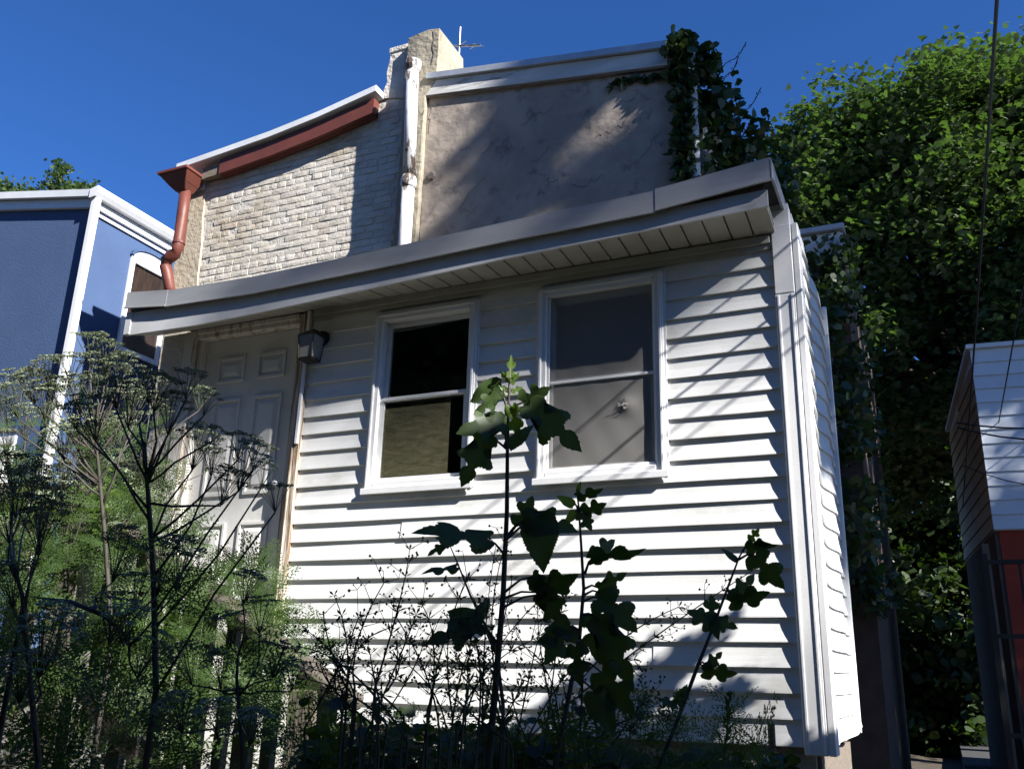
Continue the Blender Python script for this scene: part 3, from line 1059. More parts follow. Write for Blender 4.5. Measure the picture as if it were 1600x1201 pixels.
# white stack pipe in front of the pilaster
vp = MB().tube([(-4.045, 1.80, 4.6), (-4.05, 1.80, 5.88)], .060, 14)
MBp = vp.build('vent_pipe', 'peeling_white', row_house, smooth=True)
MB().tube([(-4.05, 1.80, 5.80), (-4.05, 1.80, 5.84), (-4.05, 1.80, 5.90), (-4.05, 1.80, 5.93)], [.062, .074, .074, .060], 14).build('pipe_hub', 'peeling_white', MBp, smooth=True)
MB().tube([(-4.05, 1.80, 5.93), (-4.095, 1.80, 7.11)], .060, 14).build('pipe_length', 'peeling_white', MBp, smooth=True)
MB().tube([(-4.092, 1.80, 7.09), (-4.093, 1.80, 7.13), (-4.095, 1.80, 7.19), (-4.095, 1.80, 7.195), (-4.095, 1.80, 7.12)], [.064, .082, .082, .064, .05], 14).build('pipe_socket', 'peeling_white', MBp, smooth=False)
# right corner pipe among the vine
MB().tube([(-1.42, 1.90, 4.4), (-1.42, 1.90, 6.62)], .038, 10).build('corner_pipe', 'peeling_white', row_house, smooth=True)

# rear wing with white cornice
wing = thing('rear_wing', 'dark shaded brick wall with white cornice beyond the vine covered corner', 'house', (-1.2, 7, 0.6))
MB().box(-1.9, -0.60, 6.0, 11.0, 0.3, 6.42).build('wall', 'far_brick', wing)
MB().box(-2.0, -0.585, 5.90, 6.5, 6.425, 6.72).build('cornice', 'peeling_board', wing, bevel=.01)
MB().box(-2.0, -0.56, 5.84, 6.5, 6.724, 6.80).build('cornice_cap', 'aluminium_grey', wing, bevel=.01)
MB().box(-2.0, -0.60, 6.51, 11.1, 6.424, 6.60).build('wing_roof', 'tar_roof', wing)

# television antenna
an = thing('tv_antenna', 'thin metal television antenna above the chimney top', 'antenna', (-4.26, 3.0, 7.0))
MB().tube([(-4.26, 3.0, 6.6), (-4.27, 3.0, 8.56)], .010, 6).build('mast', 'metal_antenna', an)
MB().tube([(-4.36, 3.0, 8.33), (-4.00, 3.0, 8.235)], .014, 6).build('boom', 'metal_antenna', an)
for i, x in enumerate((-4.28, -4.16, -4.05)):
    zc = 8.33 - (x + 4.36) * .26
    MB().tube([(x, 2.85, zc - .10 - .03 * i), (x, 3.0, zc), (x + .01, 3.15, zc + .17 - .04 * i)], .005, 5).build('element', 'metal_antenna', an)

# ================================================================== BLUE HOUSE
blue = thing('blue_house', 'blue stucco house with white gutter and downspout at left', 'house', (-10.5, 4.5, 0.8))
BX, BY = -8.60, 2.18
b = MB()
xs = [-16, -8.6]
b.hexa([(-16, BY, .3), (BX, BY, .3), (BX, 9, .3), (-16, 9, .3), (-16, BY, 8.15), (BX, BY, 6.80), (BX, 9, 6.80), (-16, 9, 8.15)])
bwall = b.build('wall', 'blue_stucco', blue)
strip([-16, -8.57], [8.165, 6.815], [8.27, 6.905], BY - .10, 9.1).build('roof', 'roof_white', blue)
strip([-16, -8.60], [8.02, 6.70], [8.16, 6.810], BY - .045, BY - .001).build('rake_trim', 'trim_white', blue)
# gutter along the right eave (runs back)
gp = [(-8.60, 0, 6.905), (-8.48, 0, 6.93), (-8.455, 0, 6.90), (-8.46, 0, 6.85), (-8.50, 0, 6.80), (-8.598, 0, 6.79)]
MB().extrude(gp, BY - .11, 9.0, 1).build('gutter', 'trim_white', blue)
MB().box(-8.598, -8.565, BY - .02, 9.0, 6.70, 6.785).build('eave_board', 'trim_white', blue)
MB().box(-8.598, -8.575, BY - .005, 9.0, 6.62, 6.655).build('eave_moulding', 'trim_white', blue)
MB().box(-8.585, -8.50, BY - .085, BY - .0, 0.8, 6.80).build('downspout', 'trim_white', blue, bevel=.012)
# arched window on the side facing the gap
wy0, wy1, wz0, wz1 = 2.80, 3.46, 5.15, 6.36
wb = MB()
for (a0, a1, c0, c1) in ((wy0, wy0 + .06, wz0, wz1), (wy1 - .06, wy1, wz0, wz1), (wy0 + .0605, wy1 - .0605, wz0, wz0 + .06), (wy0 + .0605, wy1 - .0605, wz1 - .06, wz1), (wy0 + .0605, wy1 - .0605, 5.735, 5.79)):
    wb.box(-8.6, -8.565, a0, a1, c0, c1)
bwin = wb.build('window', 'trim_white', blue, bevel=.003)
MB().box(-8.599, -8.590, wy0 + .061, wy1 - .061, wz0 + .061, 5.734).build('pane', 'glass', bwin)
MB().box(-8.599, -8.590, wy0 + .061, wy1 - .061, 5.791, wz1 - .061).build('pane', 'glass', bwin)
MB().box(-8.5996, -8.597, wy0 + .061, wy1 - .061, wz0 + .061, wz1 - .061).build('curtain', 'curtain', bwin)
arch = MB()
yc = (wy0 + wy1) / 2
pts = []
for i in range(13):
    t = math.pi * i / 12
    pts.append((yc - math.cos(t) * (wy1 - wy0) / 2 * 1.0, wz1 + .003 + math.sin(t) * .15))
arch.add([(-8.599, p[0], p[1]) for p in pts] + [(-8.572, p[0], p[1]) for p in pts],
         [tuple(range(13, 26))] + [(i, i + 1, i + 14, i + 13) for i in range(12)] + [(12, 0, 13, 25)])
arch.build('arch_panel', 'trim_white', bwin)
am = MB()
for p, q_ in zip(pts[:-1], pts[1:]):
    am.bar((-8.575, p[0], p[1] + .02), (-8.575, q_[0], q_[1] + .02), .045, .035, up=(0, 0, 1))
am.build('arch_moulding', 'blue_stucco', bwin)
# door low on the front
bd = MB().box(-10.1, -9.14, BY - .03, BY - .001, 1.7, 3.98).build('door_frame', 'trim_white', blue, bevel=.005)
MB().box(-10.0, -9.22, BY - .045, BY - .031, 1.8, 3.90).build('door', 'door_paint', blue)
MB().box(-9.75, -9.35, BY - .052, BY - .0455, 3.2, 3.78).build('door_pane', 'glass', blue)

# ================================================================== RIGHT HAND NEIGHBOUR (white over red)
nb = thing('neighbour_house', 'house at right edge with pale siding above a red wall', 'house', (1.5, 9, 0.5))
nb.rotation_euler = (0, 0, 0)
ca, sa = math.cos(R(5.5)), math.sin(R(5.5))
NX, NY = 0.715, 8.0


def nloc(u, w, z):      # u along the front (right), w back along the side
    return (NX + u * ca - w * sa, NY + u * sa + w * ca, z)


def nbox(u0, u1, w0, w1, z0, z1, mb=None):
    mb = mb or MB()
    return mb.hexa([nloc(u0, w0, z0), nloc(u1, w0, z0), nloc(u1, w1, z0), nloc(u0, w1, z0), nloc(u0, w0, z1), nloc(u1, w0, z1), nloc(u1, w1, z1), nloc(u0, w1, z1)])


ND = 2.9
q = MB().hexa([nloc(0, 0, 3.45), nloc(4, 0, 3.45), nloc(4, ND, 3.45), nloc(0, ND, 3.45), nloc(0, 0, 5.78), nloc(4, 0, 5.78), nloc(4, ND, 5.45), nloc(0, ND, 5.45)])
nwall = q.build('upper_wall', 'white_siding', nb)
nbox(.05, 4, .05, ND, .3, 3.447).build('lower_wall', 'red_wall', nb)
nbox(.0, .049, .06, ND, .3, 3.446).build('lower_side_wall', 'far_brick', nb)  # dark brick colour stands in for shade on the lower tan side
i = 0
z = 3.46
while z < 5.72:
    h = min(.178, 5.78 - z)
    q = MB().hexa([nloc(-.012, -.026, z), nloc(4, -.026, z), nloc(4, -.001, z), nloc(-.012, -.001, z),
                   nloc(-.012, -.008, z + h), nloc(4, -.008, z + h), nloc(4, -.001, z + h), nloc(-.012, -.001, z + h)])
    q.build('siding_board', 'white_siding', nwall)
    z += .178
z = 3.46
while z < 5.70:
    h = .1775
    t1 = 5.45
    wlen = ND if z + h < t1 else ND * max(.02, (5.78 - (z + h)) / .33)
    q = MB().hexa([nloc(-.026, .001, z), nloc(-.001, .001, z), nloc(-.001, wlen, z), nloc(-.026, wlen, z),
                   nloc(-.008, .001, z + h), nloc(-.001, .001, z + h), nloc(-.001, wlen, z + h), nloc(-.008, wlen, z + h)])
    q.build('side_board', 'tan_siding', nwall)
    z += .178
q = MB().hexa([nloc(-.06, -.06, 5.785), nloc(4, -.06, 5.785), nloc(4, ND, 5.455), nloc(-.06, ND, 5.455), nloc(-.06, -.06, 5.84), nloc(4, -.06, 5.84), nloc(4, ND, 5.51), nloc(-.06, ND, 5.51)])
q.build('roof_edge', 'roof_white', nb)
nbox(-.16, -.08, .05, .13, .4, 3.30).build('porch_post', 'grey_wood', nb)

fence = thing('iron_gate', 'dark iron gate and rails below the red wall at right', 'gate', (0.9, 5.2, 0.4))
for z in (2.72, 2.05, 1.2):
    MB().bar((0.44, 5.2, z), (1.6, 5.2, z), .04, .04).build('rail', 'dark_iron', fence)
for i in range(9):
    x = .44 + i * .14
    MB().bar((x, 5.2, .5), (x, 5.2, 2.70 if i % 4 else 2.80), .022 if i % 4 else .05, .022 if i % 4 else .05, up=(0, 1, 0)).build('bar', 'dark_iron', fence)


# ================================================================== TREES
def tree(name, label, base, trunk_h, trunk_r, clumps, leaves, size, material, shape, group=None, branches=True, cat='tree', up=.35):
    """clumps: (centre, radius, weight). One trunk with limbs out to the clumps and a crown of leaf polygons"""
    t = thing(name, label, cat, base, group)
    B = Vector(base)
    mb = MB()
    cc = sum((Vector(c[0]) for c in clumps), Vector()) / len(clumps)
    top = Vector((B.x * .6 + cc.x * .4, B.y * .6 + cc.y * .4, B.z + trunk_h))
    mb.tube([B, B.lerp(top, .35) + Vector((trunk_r * .5, 0, 0)), B.lerp(top, .7) - Vector((trunk_r * .4, 0, 0)), top], [trunk_r * 1.25, trunk_r, trunk_r * .85, trunk_r * .6], 9)
    mb.build('trunk', 'bark', t, smooth=True)
    if branches:
        mb = MB()
        for c, r, w in clumps:
            c = Vector(c)
            st = B.lerp(top, random.uniform(.65, 1.0))
            mid = st.lerp(c, .5) + Vector((random.uniform(-.3, .3), random.uniform(-.3, .3), random.uniform(0, .5)))
            mb.tube([st, mid, c], [trunk_r * .33, trunk_r * .2, trunk_r * .06], 5)
        mb.build('limbs', 'bark', t, smooth=True)
    tot = sum(r * r * w for c, r, w in clumps)
    Cs = []
    for c, r, w in clumps:
        n = int(leaves * r * r * w / tot)
        # sub-clumps give light and dark tufts
        ns = max(3, int(7 * w))
        d = rng.normal(size=(ns, 3))
        d /= np.linalg.norm(d, axis=1)[:, None]
        sub = np.array(c) + d * r * rng.uniform(.35, 1.0, size=(ns, 1))
        idx = rng.integers(0, ns, size=n)
        p = rng.normal(size=(n, 3)) * np.array([.30, .30, .22]) * r
        Cs.append(sub[idx] + p)
    C = np.concatenate(Cs)
    V = leaf_cloud(C, size, shape, up=up)
    fast_polys('crown', V, len(shape), material, t)
    return t


def ellipsoid_clumps(c, rad, n, r0, r1, ymin=None, zlo=-1.0):
    out = []
    while len(out) < n:
        d = rng.normal(size=3)
        d /= np.linalg.norm(d)
        if d[2] < zlo:
            continue
        if ymin is not None and d[1] > ymin:
            continue
        k = random.uniform(.72, 1.0)
        out.append(((c[0] + d[0] * rad[0] * k, c[1] + d[1] * rad[1] * k, c[2] + d[2] * rad[2] * k), random.uniform(r0, r1), 1.0))
    return out


mc = ellipsoid_clumps((2.2, 14.5, 8.9), (5.0, 4.2, 4.8), 175, .62, 1.0, ymin=.30, zlo=-.85)
mc += [((-1.9, 13, 11.9), .7, 1), ((-1.3, 13, 12.6), .7, 1), ((-.6, 13, 13.0), .7, 1), ((.2, 13, 13.1), .7, 1), ((-2.3, 13, 11.0), .7, 1), ((-1.2, 12.5, 11.5), .8, 1), ((-.3, 12.3, 12.1), .8, 1), ((.9, 12, 12.0), .8, 1), ((1.3, 13.0, 13.0), .7, 1), ((2.3, 13.0, 13.2), .6, 1), ((-.5, 13, 12.2), .8, 1), ((-1.9, 13, 10.9), .7, 1), ((-2.5, 13, 9.2), .9, 1), ((-2.7, 13, 10.4), .7, 1), ((-2.2, 13, 7.9), .9, 1), ((-2.0, 13.5, 12.6), .6, 1), ((-1.6, 13, 7.6), .8, 1),
       ((-.3, 12, 6.4), .9, 1), ((.9, 12, 6.2), .8, 1), ((-1.0, 13, 11.8), .7, 1), ((-2.3, 13, 11.9), .45, .8), ((-1.5, 12.6, 6.2), .8, 1)]
tree('maple_tree', 'tall sunlit broadleaf tree filling the right side behind the houses', (1.2, 15.0, 0.5), 7.5, .30, mc, 135000, .135, 'maple_leaf', LEAFJ, up=.7)
dc_ = []
for i in range(40):
    dc_.append(((random.uniform(-2.5, 4.5), random.uniform(17.5, 20), random.uniform(.4, 4.2)), random.uniform(.8, 1.1), 1.3))
for i in range(75):
    dc_.append(((random.uniform(-3.5, 5.5), random.uniform(20, 25), random.uniform(.8, 9.5)), random.uniform(.9, 1.5), 1.0))
for i in range(7):
    for j in range(7):
        dc_.append(((-1.6 + i * .75, 19.6 + (i + j) % 2 * .5, 2.2 + j * 1.0), .75, 1.6))
tree('background_tree', 'dark shaded tree low between the houses beyond the alley', (0.6, 23, 0.5), 4.5, .2, dc_, 78000, .22, 'dark_leaf', LEAF5)
for bx, nm, w in ((-26.4, 'tree top above the blue house roof, nearest the picture edge', 1.0), (-24.6, 'tree top above the blue house roof, the smaller and closer to the downspout', .75)):
    cl_ = [((bx + random.uniform(-.9, .9) * w, 14 + random.uniform(-1, 1), 16.2 + random.uniform(-.5, .9) * w), random.uniform(.5, .8) * w, 1.0) for i in range(9)]
    cl_ += [((bx + random.uniform(-1.5, 1.5), 14 + random.uniform(-1, 1), 14 + random.uniform(-2, 1)), 1.0, 1.0) for i in range(6)]
    tree('distant_tree', nm, (bx, 14, 0.5), 13.0, .3, cl_, 9000, .13, 'far_leaf', LEAF5, group='trees behind the blue house')

# trees beyond the picture that throw its shade, with added light blockers among them
UU = Vector((-SUN.y, SUN.x, 0)).normalized()
VV = SUN.cross(UU).normalized()
if VV.z < 0:
    VV = -VV


def shade_pos(u, v, t):
    return tuple(SUN * t + UU * u + VV * v)


sc_ = []
for (u, v, r, w) in ((1.0, 7.35, .45, 1.2), (1.75, 7.45, .5, 1), (.85, 6.6, .42, 1.2), (1.7, 6.5, .6, 1.2), (2.6, 6.9, .7, 1), (1.1, 5.6, .5, 1.2), (2.1, 5.6, .7, 1.2), (3.2, 6.0, .8, 1.2),
                     (1.5, 4.6, .6, 1.2), (2.7, 4.5, .9, 1.1), (3.9, 5.0, .9, 1), (1.9, 3.6, .6, 1.2), (.85, 3.55, .34, 1.5), (.42, 3.15, .17, 7), (.72, 2.85, .2, 7), (.55, 3.5, .2, 7), (.95, 3.2, .22, 7), (1.1, 2.6, .2, 5), (.95, 7.0, .28, 1.4), (1.25, 6.3, .3, 1.4), (.78, 7.25, .22, 1.4), (1.35, 6.8, .3, 1.4), (1.25, 2.9, .36, 1.4), (1.5, 4.0, .5, 1.2), (3.0, 3.4, .8, 1), (2.6, 2.4, .7, 1), (3.8, 2.4, .8, 1), (5.2, 3.0, .9, 1), (5.6, 1.8, .8, 1), (1.8, 2.2, .5, 1), (4.4, 3.9, .9, 1), (4.3, 6.4, .8, 1), (5.2, 5.2, .9, 1)):
    sc_.append((shade_pos(u, v, random.uniform(16.5, 19.5)), r, w))
tb = shade_pos(2.8, 5.0, 18)
tree('street_tree', 'tall tree out of view at right whose shade falls on the stucco wall', (tb[0] + .5, tb[1], 0.0), 9.5, .25, sc_, 25000, .15, 'maple_leaf', LEAF5)
sc_ = []
for i in range(8):
    for j in range(9):
        sc_.append((shade_pos(5.6 + i * .8 + random.uniform(-.25, .25), .7 + j * .8 + random.uniform(-.25, .25), random.uniform(17, 20)), random.uniform(.42, .6), 1))
tb = shade_pos(8, 5, 18)
tree('street_tree', 'second tall tree out of view at right shading the pale neighbour house', (tb[0], tb[1], 0.0), 9.0, .25, sc_, 36000, .18, 'maple_leaf', LEAF5)
sc_ = []
for (u, v, r, w) in ((-.60, 2.05, .13, 1), (-.68, 1.65, .16, 1), (-.50, 1.70, .16, 1), (-.45, 1.95, .09, 1), (-.78, 1.3, .16, 1), (-.36, 1.30, .14, 1), (-.55, 1.2, .2, 1), (-.20, 1.12, .15, 1), (-.12, 1.30, .08, 1)):
    sc_.append((shade_pos(u, v, random.uniform(3.4, 3.8)), r, w))
tb = shade_pos(-.6, 1.3, 3.6)
tree('garden_shrub', 'tall shrub out of view at right shading the foot of the siding', (tb[0], tb[1], 0.1), 2.2, .04, sc_, 5200, .06, 'weed_leaf', LEAF5, cat='shrub')

SHZ = 4.70
oh = thing('shade_house', 'stand-in house added out of view at right to shade the weeds near the eye', 'house', (5.5, -6, 0))  # added unseen block, sized to keep the near weeds in shade
MB().box(3.2, 8.5, -10.5, -2.85, -.1, SHZ).build('wall', 'off_house', oh)
MB().box(3.05, 8.7, -10.7, -2.75, SHZ + .003, SHZ + .15).build('roof', 'tar_roof', oh)
MB().box(3.06, 8.4, -10.4, -4.93, SHZ + .153, 5.75).build('shade_storey', 'off_house', oh)  # taller step added so the left weeds stay shaded

fc_ = []
for i in range(6):
    u = -1.38 + i * .25
    v = 3.02 + (-.32 - u) * 1.4
    for dv, r in ((.34, .26), (.85, .34), (1.5, .4)):
        fc_.append((shade_pos(u + random.uniform(-.06, .06), v + dv, random.uniform(38, 43)), r, 1))
tb = shade_pos(-.6, 4.2, 40)
tree('street_tree', 'sparse far tree added out of view at right to thin the sun on the upper siding', (tb[0] + 1, tb[1], 0), 24, .35, fc_, 5200, .085, 'maple_leaf', LEAF5, branches=False)  # unseen leaf band added to dim the sun on the upper boards

ah = thing('blocker_house', 'tall dark house added unseen behind the eye to block sky light', 'house', (-3, -16, 0))  # unseen mass added to cut sky light on the facade
MB().box(-22, 2.8, -20, -12.5, -.1, 12.0).build('wall', 'far_brick', ah)
MB().box(-22.2, 3.0, -20.2, -12.3, 12.003, 12.2).build('roof', 'tar_roof', ah)
hc = [((random.uniform(-10.5, -7.0), random.uniform(-9.5, -3.6), random.uniform(1.2, 6.5)), random.uniform(.8, 1.2), 1.0) for i in range(34)]
bc_ = [((random.uniform(-7.5, 2.0), random.uniform(-11.0, -7.2), random.uniform(4.8, 11.5)), random.uniform(.9, 1.3), 1.0) for i in range(60)]
bc_ += [((random.uniform(-9.5, 1.6), random.uniform(-8.0, -5.9), random.uniform(4.6, 9.5)), random.uniform(.8, 1.1), 1.0) for i in range(60)]
tree('blocker_tree', 'large dark tree added unseen behind the eye to block sky light', (-2.5, -9.5, 0.2), 6.0, .3, bc_, 52000, .22, 'dark_leaf', LEAF5)  # unseen canopy added to darken the shade under the eave
tree('blocker_tree', 'dense dark tree added unseen at left to block sky light', (-9, -6.5, 0.3), 3.5, .2, hc, 14000, .2, 'dark_leaf', LEAF5)  # unseen foliage added to close off sky light from the left

# ================================================================== CABLES
SL = SUN.z / SUN.x


def cable(label, X, z_at, r):
    z = z_at + SL * (X + 0.66)
    pts = []
    for i in range(25):
        y = -14 + i * 2.0
        pts.append((X + .0 * y, y, z + .0011 * (y - 6) ** 2 - .0011 * 36))
    o = link_mesh('overhead_cable', *(lambda mb: (mb.v, mb.f))(MB().tube(pts, r, 6)), 'cable', base=(X, -14, z))
    tag(o, label, 'cable', 'overhead cables')


cable('thick black overhead cable crossing the sky at right in front of the tree', 0.47, 3.33, .008)
cable('thin overhead cable above the thick one, nearer the right edge', 0.92, 3.62, .007)
cable('thin overhead cable running low over the alley', 1.55, 3.17, .007)
cable('thin overhead cable lowest over the alley', 1.62, 3.06, .007)
for i, (z0, z1, nm) in enumerate(((4.62, 4.52, 'uppermost of the thin wires slung across the pale neighbour siding'), (4.56, 4.40, 'middle thin wire slung across the pale neighbour siding'), (4.10, 3.85, 'lowest thin wire slung across the tan and pale neighbour siding'))):
    pts = []
    a, c = Vector((.42, 7.2, z0)), Vector((2.2, 7.0, z1))
    for k in range(9):
        t = k / 8
        p = a.lerp(c, t)
        p.z -= .12 * 4 * t * (1 - t) * (1 + .4 * i)
        pts.append(p)
    mb = MB().tube(pts, .010 if i < 2 else .006, 6)
    tag(link_mesh('service_wire', mb.v, mb.f, 'cable', base=tuple(a)), nm, 'wire', 'wires by the neighbour house')

# ================================================================== VINE on the right corner of the row house
vine = thing('climbing_vine', 'dark climbing vine smothering the right corner of the stucco wall', 'vine', (-1.35, 2.6, 0.8))
Cs = []
n = 5200
y = rng.uniform(1.85, 5.6, n)
z = rng.uniform(2.0, 7.15, n)
x = -1.50 + np.abs(rng.normal(size=n)) * .13 + .10
keepm = z < 6.55 + .08 * np.sin(y * 5) - .24 * (y - 2)
Cs.append(np.stack([x, y, z], 1)[keepm])
n = 1500
y = rng.uniform(1.84, 1.93, n)
z = rng.uniform(4.6, 6.80, n)
x = rng.uniform(-1.57, -1.40, n) + np.where(rng.random(n) < .1, -.06, 0)
Cs.append(np.stack([x, y, z], 1))
for (cx_, cy_, cz_, r, n) in ((-1.52, 1.9, 6.66, .10, 200), (-1.36, 2.0, 6.52, .12, 260), (-1.28, 2.2, 6.25, .16, 280), (-1.15, 2.6, 6.0, .2, 350), (-1.05, 3.0, 5.8, .22, 400), (-1.2, 3.2, 5.7, .2, 400), (-1.2, 4.0, 5.75, .2, 400), (-1.2, 5.0, 5.9, .2, 300), (-.9, 2.2, 4.6, .2, 300),
                              (-.72, 5.85, 6.35, .22, 300), (-.75, 5.8, 5.8, .25, 400), (-.66, 5.9, 5.0, .25, 350), (-.66, 5.9, 4.2, .25, 350), (-.66, 5.9, 3.4, .25, 350), (-.64, 5.9, 2.6, .25, 350), (-.62, 1.75, 3.9, .16, 260), (-.55, 2.0, 3.3, .2, 400), (-.6, 2.0, 2.6, .22, 400)):
    Cs.append(np.array([cx_, cy_, cz_]) + np.clip(rng.normal(size=(n, 3)), -1.7, 1.7) * r * .7)
n = 110
xs_ = rng.uniform(-2.15, -1.55, n)
Cs.append(np.stack([xs_, np.full(n, 1.935), 6.46 - (xs_ + 1.5) * .06 + rng.normal(size=n) * .018], 1)[rng.random(n) < .6])
V = leaf_cloud(np.concatenate(Cs), .085, LEAF5, up=.1, droop=.5)
fast_polys('leaves', V, len(LEAF5), 'vine_leaf', vine)
tw = MB()
spr = []
for p0, p1 in (((-1.25, 2.2, 6.55), (-.98, 2.0, 6.62)), ((-1.2, 2.5, 6.2), (-.90, 2.1, 6.22)), ((-1.25, 2.3, 6.5), (-1.05, 2.0, 6.5))):
    a, c = Vector(p0), Vector(p1)
    pts = [a.lerp(c, t / 5) + Vector((0, 0, .03 * math.sin(t * 1.4))) for t in range(6)]
    tw.tube(pts, .004, 4)
    for t in range(10):
        spr.append(a.lerp(c, .3 + .7 * t / 9) + Vector((random.uniform(-.01, .01), 0, random.uniform(-.02, .02))))
tw.tube([(-1.38, 1.9, 1.0), (-1.40, 1.9, 3.0), (-1.43, 1.9, 5.0), (-1.46, 1.9, 6.6)], [.03, .025, .02, .01], 6)
tw.build('stems', 'bark', vine)
V = leaf_cloud(np.array([tuple(p) for p in spr]), .035, LEAFN, up=.1)
fast_polys('tendril_leaves', V, len(LEAFN), 'vine_leaf', vine)

# ================================================================== WOODEN STAIR RAILING
rail = thing('stair_railing', 'weathered grey wooden railing descending from the door through the weeds', 'railing', (-3.0, -1.8, 0.8))
A0, A1 = Vector((-3.72, -1.92, 2.17)), Vector((-3.40, -1.66, 2.215))
A2 = Vector((-1.60, -2.18, 1.435))
F0, F1 = Vector((-5.6, -1.75, 2.45)), Vector((-3.95, -1.20, 2.38))
MB().bar(Vector((-5.0, -2.5, 2.15)), A1 + Vector((.02, .02, 0)), .09, .04).build('handrail', 'rail_wood', rail, bevel=.006)
MB().bar(A1 + Vector((.06, 0, -.02)), A2, .095, .045).build('handrail', 'rail_wood', rail, bevel=.008)
MB().bar(F0, F1, .07, .06).build('handrail', 'rail_wood', rail, bevel=.006)
MB().bar(A1 + Vector((.06, .0, -.72)), A2 + Vector((0, .0, -.72)), .04, .09).build('bottom_rail', 'rail_wood', rail, bevel=.004)
for p, w in ((A1 + Vector((-.02, .01, -.025)), .10), (A2 + Vector((-.16, .02, .035)), .10)):
    MB().bar((p.x, p.y, .3), (p.x, p.y, p.z), w, w, up=(0, 1, 0)).build('post', 'grey_wood', rail, bevel=.006)
for i in range(1, 13):
    t = i / 13.0
    p = (A1 + Vector((.06, .03, -.045))).lerp(A2 + Vector((0, .03, -.03)), t)
    zt = p.z
    MB().bar((p.x, p.y, zt - .85), (p.x + random.uniform(-.01, .01), p.y, zt), .042 if i % 3 else .07, .035, up=(0, 1, 0)).build('baluster', 'grey_wood', rail, bevel=.003)
for i in range(9):
    t = i / 9.0
    p = Vector((-5.0, -2.48, 2.13)).lerp(A1, t)
    MB().bar((p.x, p.y + .03, p.z - .9), (p.x, p.y + .03, p.z - .02), .045, .035, up=(0, 1, 0)).build('baluster', 'grey_wood', rail, bevel=.003)
for i in range(9):
    p = F0.lerp(F1, (i + .5) / 9.0)
    MB().bar((p.x, p.y, p.z - .9), (p.x, p.y, p.z - .03), .045, .035, up=(0, 1, 0)).build('baluster', 'grey_wood', rail, bevel=.003)


# ================================================================== PLANTS
def frame_from(axis, normal):
    a = Vector(axis).normalized()
    n = Vector(normal)
    n = (n - a * n.dot(a))
    n = n.normalized() if n.length > 1e-5 else a.orthogonal().normalized()
    b = n.cross(a)
    M = Matrix((b, a, n)).transposed().to_4x4()
    return M


# mulberry leaf: outline of one half (x = outwards, y = along the midrib), toothed
def half_outline(kind, sgn, seed):
    rnd = random.Random(seed)
    if kind == 'lobed':
        key = [(.03, -.02), (.16, -.10), (.30, -.06), (.40, .05), (.43, .16), (.34, .22), (.20, .24), (.13, .29), (.15, .36), (.30, .40), (.42, .50), (.42, .60), (.33, .66), (.22, .66), (.17, .70), (.15, .80), (.08, .92)]
    elif kind == 'deep':
        key = [(.03, -.02), (.14, -.08), (.26, -.03), (.30, .08), (.20, .14), (.08, .20), (.07, .27), (.16, .33), (.34, .36), (.44, .46), (.38, .54), (.22, .54), (.10, .56), (.09, .62), (.17, .68), (.17, .78), (.09, .90)]
    else:
        key = [(.04, -.03), (.18, -.07), (.30, .02), (.36, .16), (.36, .32), (.31, .48), (.23, .64), (.14, .80), (.06, .92)]
    out = []
    for i in range(len(key) - 1):
        p, q = key[i], key[i + 1]
        L = math.hypot(q[0] - p[0], q[1] - p[1])
        nt = max(1, int(L / .055))
        for k in range(nt):
            t = k / nt
            x, y = p[0] + (q[0] - p[0]) * t, p[1] + (q[1] - p[1]) * t
            out.append((x, y))
            if x > .12 and L > .05:
                t2 = (k + .6) / nt
                x2, y2 = p[0] + (q[0] - p[0]) * t2, p[1] + (q[1] - p[1]) * t2
                nx_, ny_ = (q[1] - p[1]) / L, -(q[0] - p[0]) / L
                d = rnd.uniform(.012, .024)
                out.append((x2 + nx_ * d, y2 + ny_ * d + .008))
    out.append(key[-1])
    return [(sgn * x, y) for x, y in out]


def mulberry_mesh(kind, seed, fold=.35, curl=.35, material='mulberry_leaf'):
    bm = bmesh.new()
    rib = [(0, i / 8.0) for i in range(9)]
    rv = [bm.verts.new((0, y, 0)) for x, y in rib]
    for sgn in (1, -1):
        kd = kind
        if kind == 'mixed':
            kd = 'deep' if sgn > 0 else 'plain'
        ol = half_outline(kd, sgn, seed + (1 if sgn > 0 else 2))
        ov = [bm.verts.new((x, y, 0)) for x, y in ol]
        loop = rv[:1] + ov + rv[:0:-1]
        if sgn < 0:
            loop = loop[::-1]
        bm.faces.new(loop)
    bmesh.ops.triangulate(bm, faces=bm.faces[:], quad_method='BEAUTY', ngon_method='BEAUTY')
    rnd = random.Random(seed)
    ph = rnd.uniform(0, 6)
    for v in bm.verts:
        x, y = v.co.x, v.co.y
        v.co.z = fold * abs(x) * .7 - curl * y * y * .5 + .035 * math.sin(7 * y + ph + 5 * abs(x)) * min(1, abs(x) * 4)
        if abs(x) > .25:
            v.co.z -= (abs(x) - .25) * .55
    me = bpy.data.meshes.new('leaf')
    bm.to_mesh(me)
    bm.free()
    me.polygons.foreach_set('use_smooth', [True] * len(me.polygons))
    me.materials.append(MATS[material])
    return me


MUL = {}
for kd in ('lobed', 'deep', 'plain', 'mixed'):
    MUL[kd] = [mulberry_mesh(kd, 10 * i + 3, fold=random.uniform(.15, .45), curl=random.uniform(.15, .6)) for i in range(3)]
YNG = [mulberry_mesh('lobed', 91, .5, .2, 'young_leaf'), mulberry_mesh('plain', 93, .6, .2, 'young_leaf')]


